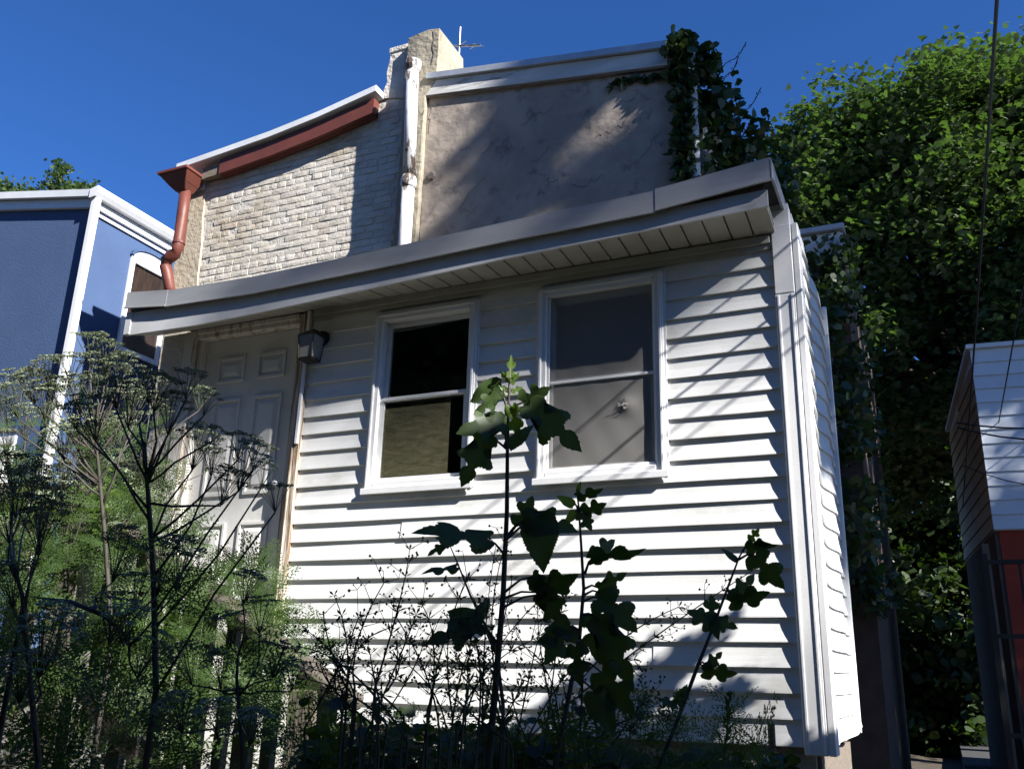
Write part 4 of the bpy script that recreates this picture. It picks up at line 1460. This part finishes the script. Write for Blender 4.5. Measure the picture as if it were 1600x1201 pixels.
def sapling(label, stem, leaves, r0=.0065):
    """stem: [(px,py,d)], leaves: (attach px,py | base px,py | tip px,py | d, kind, width factor, roll, depth tilt)"""
    base = at(*stem[0])
    gz = ground_z(base.x, base.y)
    t = thing('mulberry_sapling', label, 'sapling', (base.x, base.y, gz), 'mulberry saplings in front of the siding')
    pts = [Vector((base.x + .03, base.y, gz))] + [at(*s) for s in stem]
    n = len(pts)
    mb = MB().tube(pts, [r0 * (1.25 - 1.0 * i / (n - 1)) for i in range(n)], 7)
    mb.build('stem', 'stem_purple', t, smooth=True)
    for (ax, ay, bx, by, tx, ty, d, dt, kind, wf, roll) in leaves:
        a, b_, tp = at(ax, ay, d), at(bx, by, d + dt * .3), at(tx, ty, d + dt)
        mid = a.lerp(b_, .55) + Vector((0, 0, .006))
        MB().tube([a, mid, b_], [.0028, .0021, .0017], 5).build('petiole', 'stem_purple', t)
        ax_ = tp - b_
        L = ax_.length
        tocam = (CAM - b_).normalized()
        nrm = Matrix.Rotation(roll, 3, ax_.normalized()) @ tocam
        M = Matrix.Translation(b_) @ frame_from(ax_, nrm) @ Matrix.Diagonal((L * wf * .92, L * .95, L * .95, 1))
        if kind == 'plain' and random.random() < .45:
            kind = 'lobed'
        if kind == 'lobed' and random.random() < .4:
            kind = 'deep'
        if kind == 'young':
            me = random.choice(YNG)
        else:
            me = random.choice(MUL[kind])
        inst('leaf', me, t, M)
    return t


d0 = 1.75
sapling('tallest mulberry sapling with pale green tip, rising between the two windows',
        [(764, 1185, d0 + .02), (775, 1060, d0), (786, 930, d0), (792, 800, d0), (793, 700, d0), (795, 620, d0), (797, 575, d0)],
        [(793, 612, 783, 605, 728, 625, d0, .02, 'mixed', 1.1, .5), (793, 640, 781, 612, 742, 652, d0, -.03, 'lobed', .8, -.5),
         (795, 648, 818, 628, 862, 606, d0, -.02, 'lobed', 1.0, .3), (795, 650, 828, 634, 914, 700, d0, -.05, 'deep', .78, -.3),
         (793, 700, 786, 660, 712, 672, d0 - .03, -.05, 'lobed', .9, .4), (793, 702, 784, 655, 752, 640, d0 - .03, .05, 'plain', .8, .6), (793, 704, 796, 700, 832, 652, d0 - .03, .03, 'plain', .7, -.7),
         (793, 702, 760, 684, 719, 760, d0 - .02, -.05, 'lobed', .85, .1), (793, 703, 790, 668, 770, 640, d0, .05, 'lobed', .8, .2),
         (795, 640, 800, 636, 812, 690, d0, -.02, 'young', .6, .3), (797, 590, 797, 588, 800, 552, d0, .0, 'young', .55, .4), (797, 596, 795, 594, 780, 578, d0, .0, 'young', .6, -.5), (797, 600, 799, 598, 813, 580, d0, 0, 'young', .6, .6),
         (796, 615, 794, 614, 778, 600, d0, 0, 'young', .7, .3), (796, 612, 800, 612, 818, 604, d0, 0, 'young', .7, -.3),
         (790, 868, 760, 842, 642, 816, d0, -.05, 'plain', .62, .95), (792, 838, 812, 820, 836, 772, d0 - .02, 0, 'lobed', .9, .3), (792, 840, 820, 812, 905, 822, d0 - .02, -.04, 'mixed', .85, -.5),
         (792, 842, 842, 806, 848, 896, d0 - .03, -.05, 'plain', .95, .1), (786, 935, 838, 925, 908, 898, d0 - .05, -.04, 'lobed', .8, .5), (788, 925, 832, 900, 870, 935, d0 - .05, -.04, 'plain', .9, .2),
         (780, 1010, 752, 978, 660, 992, d0, -.03, 'lobed', .85, .7), (781, 1010, 748, 972, 694, 948, d0, .03, 'plain', .9, .4), (779, 1030, 745, 965, 770, 930, d0 + .03, .03, 'plain', .7, .2),
         (784, 950, 845, 928, 890, 985, d0 - .04, -.05, 'deep', .8, .3)])
sapling('slender mulberry side shoot left of the tallest sapling',
        [(786, 1100, d0 + .05), (775, 1010, d0 + .06), (735, 930, d0 + .06), (715, 880, d0 + .06), (700, 845, d0 + .06)],
        [(716, 882, 712, 886, 655, 893, d0 + .06, -.03, 'plain', .5, 1.0), (702, 850, 700, 850, 664, 866, d0 + .06, 0, 'lobed', .7, .6), (700, 846, 699, 845, 678, 838, d0 + .06, 0, 'plain', .6, .3), (701, 846, 703, 846, 712, 838, d0 + .06, 0, 'plain', .5, .9)], r0=.0035)
d1 = 1.85
sapling('mulberry sapling right of the tallest one, its leaves below the right window',
        [(868, 1190, d1), (890, 1080, d1), (905, 1000, d1), (912, 920, d1), (908, 850, d1), (904, 790, d1), (901, 762, d1)],
        [(904, 795, 895, 790, 868, 772, d1, 0, 'young', .8, .4), (903, 780, 903, 775, 944, 770, d1, -.03, 'lobed', .8, .9), (904, 800, 912, 800, 950, 786, d1, -.02, 'lobed', .85, .3), (904, 805, 908, 802, 926, 830, d1, -.02, 'lobed', .9, -.3),
         (903, 770, 902, 768, 908, 750, d1, 0, 'young', .6, .2), (904, 800, 899, 800, 880, 822, d1, -.02, 'young', .7, .2),
         (914, 895, 925, 872, 1015, 862, d1, -.03, 'plain', .52, .9), (914, 897, 926, 870, 968, 842, d1, .03, 'plain', .8, .3), (912, 920, 935, 918, 985, 898, d1, 0, 'lobed', .8, .5), (911, 930, 938, 925, 958, 965, d1, -.03, 'deep', .8, .2),
         (910, 940, 940, 935, 998, 985, d1 - .03, -.04, 'lobed', .95, -.2), (908, 960, 938, 968, 985, 1075, d1 - .03, -.05, 'deep', .75, .2), (908, 960, 930, 965, 932, 1035, d1, -.03, 'lobed', .9, .1),
         (906, 990, 888, 985, 836, 1000, d1 - .02, -.02, 'plain', .85, .4), (906, 985, 885, 980, 850, 1040, d1 - .02, -.03, 'lobed', .9, .1), (905, 1000, 900, 1010, 905, 1075, d1 - .05, -.03, 'lobed', .8, .4),
         (900, 1030, 940, 1050, 990, 1120, d1 - .05, -.05, 'lobed', .9, .3), (895, 1060, 930, 1080, 960, 1150, d1 - .05, -.05, 'plain', .9, .1)], r0=.005)
d2 = 1.9
sapling('leaning mulberry sapling at right before the lower corner of the siding',
        [(1030, 1198, d2), (1060, 1120, d2), (1090, 1040, d2), (1112, 985, d2), (1138, 915, d2), (1155, 870, d2), (1172, 840, d2)],
        [(1112, 985, 1112, 975, 1072, 950, d2, 0, 'lobed', .9, .3), (1112, 985, 1114, 968, 1156, 980, d2, 0, 'lobed', .9, -.3), (1112, 986, 1112, 966, 1112, 925, d2, .02, 'lobed', .8, .2), (1112, 986, 1115, 970, 1122, 1000, d2, -.03, 'plain', .8, .2),
         (1136, 920, 1142, 940, 1208, 926, d2, 0, 'lobed', .75, .5), (1136, 920, 1146, 935, 1186, 895, d2, .02, 'plain', .75, .3), (1152, 878, 1150, 876, 1128, 852, d2, 0, 'plain', .6, .6),
         (1154, 874, 1180, 868, 1224, 922, d2, -.03, 'lobed', .85, .2), (1160, 862, 1168, 858, 1208, 850, d2, 0, 'lobed', .9, .4), (1170, 845, 1172, 842, 1188, 824, d2, 0, 'young', .8, .3), (1166, 850, 1178, 850, 1220, 856, d2, 0, 'plain', .6, .8),
         (1092, 1038, 1100, 1048, 1156, 1056, d2, 0, 'lobed', .75, .5), (1092, 1036, 1104, 1042, 1132, 1018, d2, 0, 'plain', .8, .3), (1066, 1108, 1056, 1100, 1026, 1090, d2, 0, 'lobed', .8, .6), (1067, 1108, 1058, 1098, 1078, 1068, d2, 0, 'plain', .8, .4)], r0=.0045)


# ---- umbel weeds (hemlock / wild carrot like)
def umbel_mesh(nr, spread, nf, dome=.35):
    rays, flo = MB(), []
    for i in range(nr):
        a = 2.4 * i
        rr = math.sqrt((i + .5) / nr)
        tip = Vector((math.cos(a) * rr * spread, math.sin(a) * rr * spread, .055 + dome * .06 * (1 - rr * rr) + random.uniform(-.004, .004)))
        rays.tube([(0, 0, 0), tip * .5 + Vector((0, 0, .004)), tip], [.0009, .0007, .0006], 3, cap=False)
        for k in range(nf):
            b_ = 2.4 * k
            r2 = .0110 * math.sqrt((k + .5) / nf)
            c = tip + Vector((math.cos(b_) * r2, math.sin(b_) * r2, .008 - r2 * .25 + random.uniform(-.0015, .0015)))
            flo.append(c)
            if k % 3 == 0:
                rays.tube([tip, c], [.0005, .0004], 3, cap=False)
    v, f = [], []
    for c in flo:
        s = random.uniform(.0018, .0032)
        nrm = Vector((random.uniform(-.5, .5), random.uniform(-.5, .5), 1)).normalized()
        x = nrm.orthogonal().normalized()
        y = nrm.cross(x)
        n0 = len(v)
        for k in range(5):
            an_ = k * 1.2566
            v.append(c + (x * math.cos(an_) + y * math.sin(an_)) * s)
        f.append(tuple(range(n0, n0 + 5)))
        # small swelling below each floret
        v += [c - nrm * s * .9]
        f += [(n0 + k, n0 + 5, n0 + (k + 1) % 5) for k in range(5)]
    return mesh_data('umbel_rays', rays.v, rays.f, 'stem_green'), mesh_data('florets', v, f, 'floret')


UMB = [umbel_mesh(random.randint(12, 17), random.uniform(.036, .056), random.randint(12, 16), dome=random.uniform(.1, .7)) for i in range(8)]


def fern_geo(L=1.0, npin=9, seed=0):
    """twice-cut feathery leaf in the xy plane, along y, unit length"""
    rnd = random.Random(seed)
    v, f = [], []

    def blade(p, d, l, w):
        px = Vector((-d.y, d.x, 0))
        n0 = len(v)
        v.extend([p, p + d * l * .45 + px * w, p + d * l, p + d * l * .45 - px * w])
        f.append((n0, n0 + 1, n0 + 2, n0 + 3))

    for i in range(npin):
        t = .12 + .86 * i / npin
        l = .42 * (1 - t) ** .75 + .05
        for s in (-1, 1):
            d = Vector((s * .85, .52 + rnd.uniform(-.1, .1), 0)).normalized()
            p = Vector((0, t, -.15 * t * t))
            nb_ = max(2, int(l / .065))
            for k in range(nb_):
                u = (k + .6) / nb_
                q = p + d * l * u
                q.z -= .10 * (l * u) ** 2
                for s2 in (-1, 1):
                    d2 = Vector((d.x * .6 - s2 * d.y * .7, d.y * .6 + s2 * d.x * .7, rnd.uniform(-.15, .1))).normalized()
                    blade(q, d2, .085 * (1.15 - u), .016)
            blade(p + d * l * .5, d, l * .5, .012)
            blade(p, d, l * .55, .008)
    blade(Vector((0, 0, 0)), Vector((0, 1, -.05)), 1.0, .009)
    return v, f


FERN = []
for i in range(4):
    v, f = fern_geo(seed=i, npin=random.choice((8, 9, 10)))
    FERN.append(mesh_data('fern_leaf', v, f, 'fern_leaf'))


def hemlock(label, trunk, umbels, leaves, r0=.0055):
    """trunk: [(px,py,d)]; umbels: (index on trunk, px, py, d, size); leaves: (trunk px,py | tip px,py, d)"""
    base = at(*trunk[0])
    gz = ground_z(base.x, base.y)
    t = thing('hemlock_plant', label, 'plant', (base.x, base.y, gz), 'umbel flowered weeds at left')
    pts = [Vector((base.x, base.y, gz))] + [at(*s) for s in trunk]
    n = len(pts)
    mb = MB().tube(pts, [r0 * (1.2 - .75 * i / (n - 1)) for i in range(n)], 7)
    for (k, px, py, d, s) in umbels:
        a = at(*trunk[k]).lerp(at(*trunk[max(k - 1, 0)]), random.uniform(0, .6))
        e = at(px, py, d)
        if (e - a).length > .02:
            mid = a.lerp(e, .55) + Vector((random.uniform(-.02, .02), 0, random.uniform(-.05, .01) * (e - a).length))
            MB().tube([a, a.lerp(mid, .5) + Vector((0, 0, -.004)), mid, e], [r0 * .5, r0 * .42, r0 * .36, r0 * .28], 5).build('branch', 'stem_purple', t, smooth=True)
        ax = (e - a).normalized() * .35 + Vector((random.uniform(-.25, .25), random.uniform(-.35, .05), 1))
        M = Matrix.Translation(e) @ frame_from(Vector((1, .2, 0)).cross(ax), ax) @ Matrix.Rotation(random.uniform(0, 6), 4, 'Z') @ Matrix.Scale(s * random.uniform(.82, 1.08), 4)
        ray, flo = random.choice(UMB)
        uo = inst('umbel', ray, t, M)
        ORIG[uo.name] = ORIG[t.name]
        fo = bpy.data.objects.new('florets', flo)
        COL.objects.link(fo)
        fo.parent = uo
        fo['kind'] = 'stuff'
    for (ax_, ay_, tx, ty, d) in leaves:
        a, e = at(ax_, ay_, d), at(tx, ty, d - .03)
        nrm = Vector((random.uniform(-.4, .4), random.uniform(-1.0, -.2), random.uniform(.3, 1.0)))
        L = (e - a).length
        M = Matrix.Translation(a) @ frame_from(e - a, nrm) @ Matrix.Scale(L, 4)
        inst('leaf', random.choice(FERN), t, M)
    mb.build('stem', 'stem_purple', t, smooth=True)
    return t


dh = 1.9
hemlock('largest umbel weed with dark purplish stem standing before the door',
        [(244, 1080, dh), (240, 900, dh), (232, 780, dh), (228, 730, dh), (226, 690, dh)],
        [(2, 345, 790, dh, 1.05), (2, 372, 768, dh - .05, 1.0), (1, 395, 735, dh, 1.0), (2, 300, 735, dh + .05, 1.1), (3, 262, 680, dh, 1.0), (3, 240, 645, dh, 1.15), (3, 200, 668, dh, 1.1), (2, 150, 690, dh, 1.15),
         (3, 290, 625, dh, .85), (3, 318, 650, dh, .6), (3, 330, 690, dh, .55), (0, 430, 800, dh - .1, .9), (1, 408, 762, dh, .7), (2, 372, 718, dh, .85), (1, 330, 745, dh - .05, .9), (4, 232, 632, dh + .08, 1.0), (3, 182, 640, dh, .9), (2, 120, 672, dh + .1, .9)],
        [(240, 905, 330, 955, dh), (242, 920, 330, 890, dh), (240, 870, 160, 830, dh), (236, 830, 290, 800, dh), (350, 850, 330, 905, dh - .05), (318, 870, 300, 930, dh - .05), (330, 845, 400, 890, dh - .05), (230, 740, 190, 760, dh),
         (228, 735, 262, 770, dh), (238, 860, 200, 900, dh), (242, 940, 180, 980, dh), (330, 850, 290, 840, dh), (300, 860, 260, 815, dh)], r0=.006)
dh2 = 2.5
hemlock('pale sunlit umbel weed reaching highest in front of the blue wall',
        [(175, 1000, dh2), (165, 850, dh2), (155, 740, dh2), (150, 690, dh2), (148, 640, dh2)],
        [(4, 140, 575, dh2, 1.25), (4, 165, 590, dh2, 1.2), (3, 110, 600, dh2, 1.1), (4, 185, 605, dh2, 1.1), (3, 195, 585, dh2, .9), (3, 75, 605, dh2, 1.1), (3, 55, 632, dh2, 1.2), (2, 30, 655, dh2, 1.3), (2, 70, 660, dh2, 1.3), (2, 12, 665, dh2, 1.1), (3, 165, 625, dh2, 1.2),
         (3, 120, 640, dh2, 1.0), (3, 205, 640, dh2, 1.0), (4, 150, 610, dh2, 1.1), (2, 90, 640, dh2, 1.1), (2, 100, 720, dh2, 1.2), (2, 125, 705, dh2, 1.2), (2, 210, 660, dh2, 1.2), (2, 190, 700, dh2, 1.1)],
        [(150, 700, 90, 690, dh2), (150, 690, 110, 650, dh2), (155, 740, 210, 700, dh2), (160, 790, 100, 770, dh2), (160, 800, 215, 760, dh2), (165, 850, 110, 830, dh2), (165, 860, 220, 850, dh2), (150, 690, 185, 650, dh2)], r0=.006)
dh3 = 1.6
hemlock('umbel weed with grey green heads at the left picture edge',
        [(60, 1190, dh3), (45, 1040, dh3), (35, 930, dh3), (20, 880, dh3)],
        [(2, 60, 845, dh3, 1.0), (3, 15, 850, dh3, .9), (2, 20, 950, dh3, .95), (1, 60, 1060, dh3 - .1, 1.1), (0, 30, 1100, dh3 - .1, 1.0), (2, 60, 870, dh3, .9), (3, 25, 810, dh3 + .3, 1.1), (3, 50, 780, dh3 + .4, 1.0), (3, 20, 770, dh3 + .4, 1.1)],
        [(45, 1040, 110, 1000, dh3), (40, 1000, 0, 950, dh3), (50, 1080, 110, 1110, dh3), (35, 940, 80, 910, dh3), (50, 1100, 10, 1060, dh3)], r0=.005)
dh4 = 1.55
hemlock('low umbel weed leaning right across the dark stair railing',
        [(40, 930, dh4 + .2), (110, 940, dh4 + .1), (160, 960, dh4), (190, 985, dh4), (205, 1010, dh4)],
        [(3, 210, 955, dh4, 1.0), (2, 175, 910, dh4 + .1, 1.0), (4, 245, 930, dh4, 1.0), (4, 275, 925, dh4, .9), (3, 170, 1005, dh4, .9), (4, 215, 1060, dh4, .9), (4, 190, 1005, dh4 - .05, .8)],
        [(160, 960, 215, 1005, dh4), (110, 945, 140, 1000, dh4), (190, 990, 160, 1050, dh4), (200, 1000, 260, 1010, dh4)], r0=.0045)
dh5 = 1.7
hemlock('shaded umbel weed with several grey heads low before the railing end',
        [(380, 1195, dh5), (375, 1120, dh5), (370, 1060, dh5), (372, 1020, dh5)],
        [(3, 380, 945, dh5, .9), (2, 425, 1060, dh5, 1.0), (2, 405, 990, dh5, 1.0), (1, 340, 1150, dh5 - .1, .9), (1, 390, 1165, dh5 - .1, .9), (2, 345, 1075, dh5, .8), (3, 360, 1010, dh5, .9), (1, 285, 1145, dh5 - .1, .9), (2, 300, 1070, dh5, .9), (2, 455, 1080, dh5, .8)],
        [(372, 1030, 420, 990, dh5), (372, 1040, 310, 1010, dh5), (372, 1080, 440, 1110, dh5), (375, 1100, 300, 1110, dh5), (376, 1140, 440, 1170, dh5)], r0=.0045)


for nm, px0, dd, sd in (('pale sunlit umbel weed crowding the railing post, before the blue house corner', 95, 3.3, 5), ('pale sunlit umbel weed just left of the door frame', 225, 3.5, 6), ('pale umbel weed at the far left above the upper handrail', 15, 3.6, 8)):
    rs = random.Random(sd)
    tk = [(px0 + 12, 1010, dd), (px0 + 6, 880, dd), (px0 + 2, 800, dd), (px0, 740, dd), (px0 - 3, 690, dd)]
    um = []
    for k in range(24):
        kk = rs.choice((1, 2, 2, 3, 3, 4))
        um.append((kk, px0 + rs.gauss(0, 48), rs.uniform(620, 850), dd + rs.uniform(-.15, .15), rs.uniform(.9, 1.35)))
    lf = []
    for k in range(26):
        y = rs.uniform(700, 960)
        lf.append((px0 + rs.uniform(-30, 35), y, px0 + rs.uniform(-80, 85), y - rs.uniform(-30, 60), dd + rs.uniform(-.1, .1)))
    hemlock(nm, tk, um, lf, r0=.006)


# ---- cleavers: thin stems with whorls of narrow leaves and little round burs
def cleavers(label, base_px, tips, d, dens=1.0):
    b0_ = at(base_px[0], base_px[1], d)
    gz = ground_z(b0_.x, b0_.y)
    t = thing('cleavers_plant', label, 'weed', (b0_.x, b0_.y, gz), 'wiry weeds below the siding')
    st_, LV, BU = MB(), [], []
    for (tx, ty) in tips:
        e = at(tx, ty, d + random.uniform(-.12, .12))
        s0 = b0_ + Vector((random.uniform(-.08, .08), random.uniform(-.06, .06), random.uniform(-.05, .05)))
        ctrl = s0.lerp(e, .5) + Vector((random.uniform(-.06, .06), random.uniform(-.05, .05), random.uniform(-.01, .07)))
        foot = Vector((b0_.x + random.uniform(-.05, .05), b0_.y + random.uniform(-.05, .05), gz))
        pts = [foot]
        for k in range(9):
            q = k / 8
            pts.append(s0 * (1 - q) ** 2 + ctrl * 2 * q * (1 - q) + e * q * q)
        st_.tube(pts, [.0024] + [.0021 - .0012 * k / 8 for k in range(9)], 4, cap=False)
        L = (e - s0).length
        nw = max(4, int(L / .040))
        for k in range(1, nw + 1):
            q = k / nw
            p = s0 * (1 - q) ** 2 + ctrl * 2 * q * (1 - q) + e * q * q
            dr = ((ctrl - s0) * (1 - q) + (e - ctrl) * q).normalized()
            x = dr.orthogonal().normalized()
            y = dr.cross(x)
            nl = random.choice((4, 5, 6))
            ph = random.uniform(0, 6)
            ll = random.uniform(.014, .026) * (1.15 - .5 * q)
            for j in range(nl):
                an_ = ph + j * 6.283 / nl
                o_ = (x * math.cos(an_) + y * math.sin(an_)) * .9 + dr * .5
                o_.normalize()
                w_ = o_.cross(dr).normalized() * .0024
                LV += [p, p + o_ * ll * .6 + w_, p + o_ * ll, p + o_ * ll * .6 - w_]
            # fruiting side twigs on the upper half
            if q > .25 and random.random() < .85 * dens:
                for s in range(random.choice((1, 2, 2, 3))):
                    an_ = random.uniform(0, 6.28)
                    o_ = ((x * math.cos(an_) + y * math.sin(an_)) + dr * .8).normalized()
                    tl = random.uniform(.02, .055)
                    m_ = p + o_ * tl
                    st_.tube([p, m_], [.0008, .0006], 3, cap=False)
                    for _ in range(random.choice((2, 2, 3, 4))):
                        c = m_ + Vector((random.uniform(-.012, .012), random.uniform(-.012, .012), random.uniform(-.006, .014)))
                        st_.tube([m_, c], [.0005, .0005], 3, cap=False)
                        BU.append(c)
    st_.build('stems', 'stem_green', t)
    fast_polys('leaves', np.array([tuple(p) for p in LV]), 4, 'weed_leaf', t)['kind'] = 'stuff'
    v, f = [], []
    oc = [(1, 0, 0), (-1, 0, 0), (0, 1, 0), (0, -1, 0), (0, 0, 1), (0, 0, -1)]
    of = [(0, 2, 4), (2, 1, 4), (1, 3, 4), (3, 0, 4), (2, 0, 5), (1, 2, 5), (3, 1, 5), (0, 3, 5)]
    for c in BU:
        s = random.uniform(.0019, .0034)
        n0 = len(v)
        v += [(c.x + q[0] * s, c.y + q[1] * s, c.z + q[2] * s) for q in oc]
        f += [tuple(i + n0 for i in q) for q in of]
    link_mesh('burs', v, f, 'bur', t, smooth=True)['kind'] = 'stuff'
    return t


cl_specs = [
    ('wiry bur weed nearest the railing end, its tallest stem topped by a bud', (560, 1120), [(640, 858), (600, 910), (522, 930), (505, 960), (560, 965), (610, 980), (575, 1000), (530, 1010), (480, 985), (650, 960)], 1.75),
    ('wiry bur weed sprawling left below the door casing', (600, 1140), [(470, 1010), (500, 1030), (540, 1040), (480, 1060), (620, 1010), (660, 1010), (520, 1080), (590, 1050)], 1.65),
    ('wiry bur weed left of the tallest sapling stem', (690, 1150), [(620, 965), (660, 945), (700, 1000), (640, 1040), (720, 960), (690, 1040), (740, 1010), (675, 1060), (730, 905)], 1.7),
    ('wiry bur weed tangled round the foot of the tallest sapling', (760, 1160), [(770, 880), (800, 905), (735, 1040), (830, 1000), (700, 1080), (815, 1060), (850, 930), (790, 850), (745, 945)], 1.8),
    ('wiry bur weed between the two middle saplings', (850, 1170), [(850, 960), (880, 935), (820, 1010), (900, 1040), (930, 1080), (800, 1080), (870, 1020), (840, 945)], 1.9),
    ('wiry bur weed in shade right of the second sapling', (930, 1180), [(990, 1030), (960, 1075), (1010, 1090), (900, 1100), (1030, 1110), (980, 1110), (1000, 1150)], 1.95),
    ('long lone wiry stem slanting up toward the corner post', (880, 1070), [(1185, 885), (1060, 948)], 1.95),
]
for lb, bp_, tips, d in cl_specs:
    cleavers(lb, bp_, tips, d)

# upright leafy sprig by the corner
sp = at(1140, 1190, 2.0)
sprig = thing('upright_weed', 'small upright leafy sprig before the lowest boards near the corner', 'weed', (sp.x, sp.y, ground_z(sp.x, sp.y)))
p0, p1 = at(1128, 1200, 2.0), at(1140, 1085, 2.0)
MB().tube([Vector((p0.x, p0.y, ground_z(p0.x, p0.y))), p0, p0.lerp(p1, .5) + Vector((.003, 0, 0)), p1], [.0035, .003, .0022, .001], 5).build('stem', 'stem_green', sprig)
LV = []
for k in range(46):
    t = random.uniform(.25, 1)
    p = p0.lerp(p1, t)
    an_ = random.uniform(0, 6.28)
    o_ = Vector((math.cos(an_), math.sin(an_) * .8, random.uniform(.5, 1.3))).normalized()
    ll = random.uniform(.02, .04) * (1.2 - .6 * t)
    w_ = o_.cross(Vector((0, 0, 1))).normalized() * .004
    LV += [p, p + o_ * ll * .5 + w_, p + o_ * ll, p + o_ * ll * .5 - w_]
fast_polys('leaves', np.array([tuple(p) for p in LV]), 4, 'weed_leaf', sprig)

# ---- feathery undergrowth at the left, one mass
pos, BV, BF = [], [], []
geo = [fern_geo(seed=20 + i, npin=7) for i in range(4)]
GV = []


def scatter_fern(n, pxr, pyr, dr, size, zmin=None):
    for i in range(n):
        px, py = random.uniform(*pxr), random.uniform(*pyr)
        d = random.uniform(*dr)
        p = at(px, py, d)
        if p.z < ground_z(p.x, p.y):
            continue
        a = Vector((random.uniform(-1, 1), random.uniform(-1, 1), random.uniform(-.2, 1.0))).normalized()
        nrm = Vector((random.uniform(-.5, .5), random.uniform(-1, .2), random.uniform(.2, 1)))
        M = Matrix.Translation(p) @ frame_from(a, nrm) @ Matrix.Scale(size * random.uniform(.6, 1.3), 4)
        v, f = geo[i % 4]
        for q in f:
            for k in q:
                GV.append(tuple(M @ v[k]))


scatter_fern(90, (-60, 230), (810, 1000), (4.9, 5.6), .22)
scatter_fern(40, (-60, 90), (850, 960), (2.4, 3.2), .15)
scatter_fern(110, (-60, 330), (790, 1000), (3.0, 4.1), .17)
scatter_fern(120, (-50, 250), (650, 900), (3.0, 4.0), .15)
scatter_fern(110, (230, 470), (900, 1120), (2.5, 3.0), .14)
scatter_fern(150, (-60, 260), (1000, 1220), (1.9, 3.0), .16)
scatter_fern(60, (130, 420), (900, 1150), (4.3, 5.0), .2)
scatter_fern(70, (180, 480), (1060, 1220), (1.9, 2.6), .14)
scatter_fern(70, (290, 430), (880, 990), (2.9, 3.8), .13)
scatter_fern(35, (390, 500), (960, 1050), (3.2, 3.8), .15)
scatter_fern(60, (150, 300), (740, 920), (4.8, 5.4), .2)
scatter_fern(120, (500, 1180), (1120, 1250), (1.7, 2.6), .13)
o = fast_polys('undergrowth', np.array(GV), 4, 'fern_leaf', base=(-2.5, -2.2, 0.4))
tag(o, 'feathery green undergrowth filling the yard below the door', 'undergrowth', kind='stuff')
# broad leafed ground cover along the foot of the wall
n = 9000
xx = rng.uniform(-4.6, .5, n)
yy = rng.uniform(-3.2, -.15, n)
zz_ = np.array([ground_z(a, b) for a, b in zip(xx, yy)])
hh = rng.uniform(0, 1, n) ** .7 * (.75 - .10 * xx - zz_ * .55)
C = np.stack([xx, yy, zz_ + np.clip(hh, .02, 1.12 - .05 * xx)], 1)
C = C[C[:, 2] < 1.22 + .16 * np.clip(-C[:, 0] - 2.8, 0, 2)]
extra = []
for i in range(4200):
    px_ = random.uniform(470, 1240)
    p = at(px_, 1205 - abs(random.gauss(0, 42 if px_ < 960 else 18)) + random.uniform(0, 60), random.uniform(1.9, 3.2))
    extra.append(tuple(p))
C = np.concatenate([C, np.array(extra)])
V = leaf_cloud(C, .036, LEAF5, up=.5)
o = fast_polys('ground_cover', V, len(LEAF5), 'dark_leaf', base=(-2, -1.5, .5))
tag(o, 'dark leafy ground cover along the foot of the house', 'ground cover', kind='stuff')

# bright yellow-green vine leaves on the rail post
cr_ = thing('young_creeper', 'bright yellow green creeper leaves on the top of the railing post', 'creeper', (-3.3, -1.75, 1.2))
C = np.array([tuple(at(random.gauss(95, 40), random.gauss(775, 14), random.uniform(4.2, 4.5))) for i in range(60)] + [tuple(at(random.gauss(170, 18), random.gauss(800, 40), random.uniform(3.9, 4.4))) for i in range(90)])
V = leaf_cloud(C, .085, LEAFN * np.array([1.6, 1]), up=.2, droop=.7)
fast_polys('leaves', V, len(LEAFN), 'young_leaf', cr_)
MB().tube([(-3.3, -1.75, 1.0), (-3.35, -1.72, 1.7), (-3.3, -1.75, 2.2), (-3.15, -1.78, 2.25)], .005, 5).build('stem', 'stem_green', cr_)

# iron pipes by the corner
p = at(1208, 1190, 3.4)
pp = thing('pipe_stake', 'short rusty pipe stake standing before the corner of the siding', 'stake', (p.x, p.y, .1))
MB().tube([(p.x, p.y, .1), (p.x, p.y, p.z + .12)], .013, 8).build('pipe', 'rust_pipe', pp)
MB().tube([(p.x - .03, p.y, p.z + .0), (p.x + .02, p.y, p.z + .0)], .018, 8).build('coupling', 'galvanised', pp)

SC.cycles.max_bounces = 5
SC.cycles.diffuse_bounces = 2
SC.cycles.transparent_max_bounces = 16
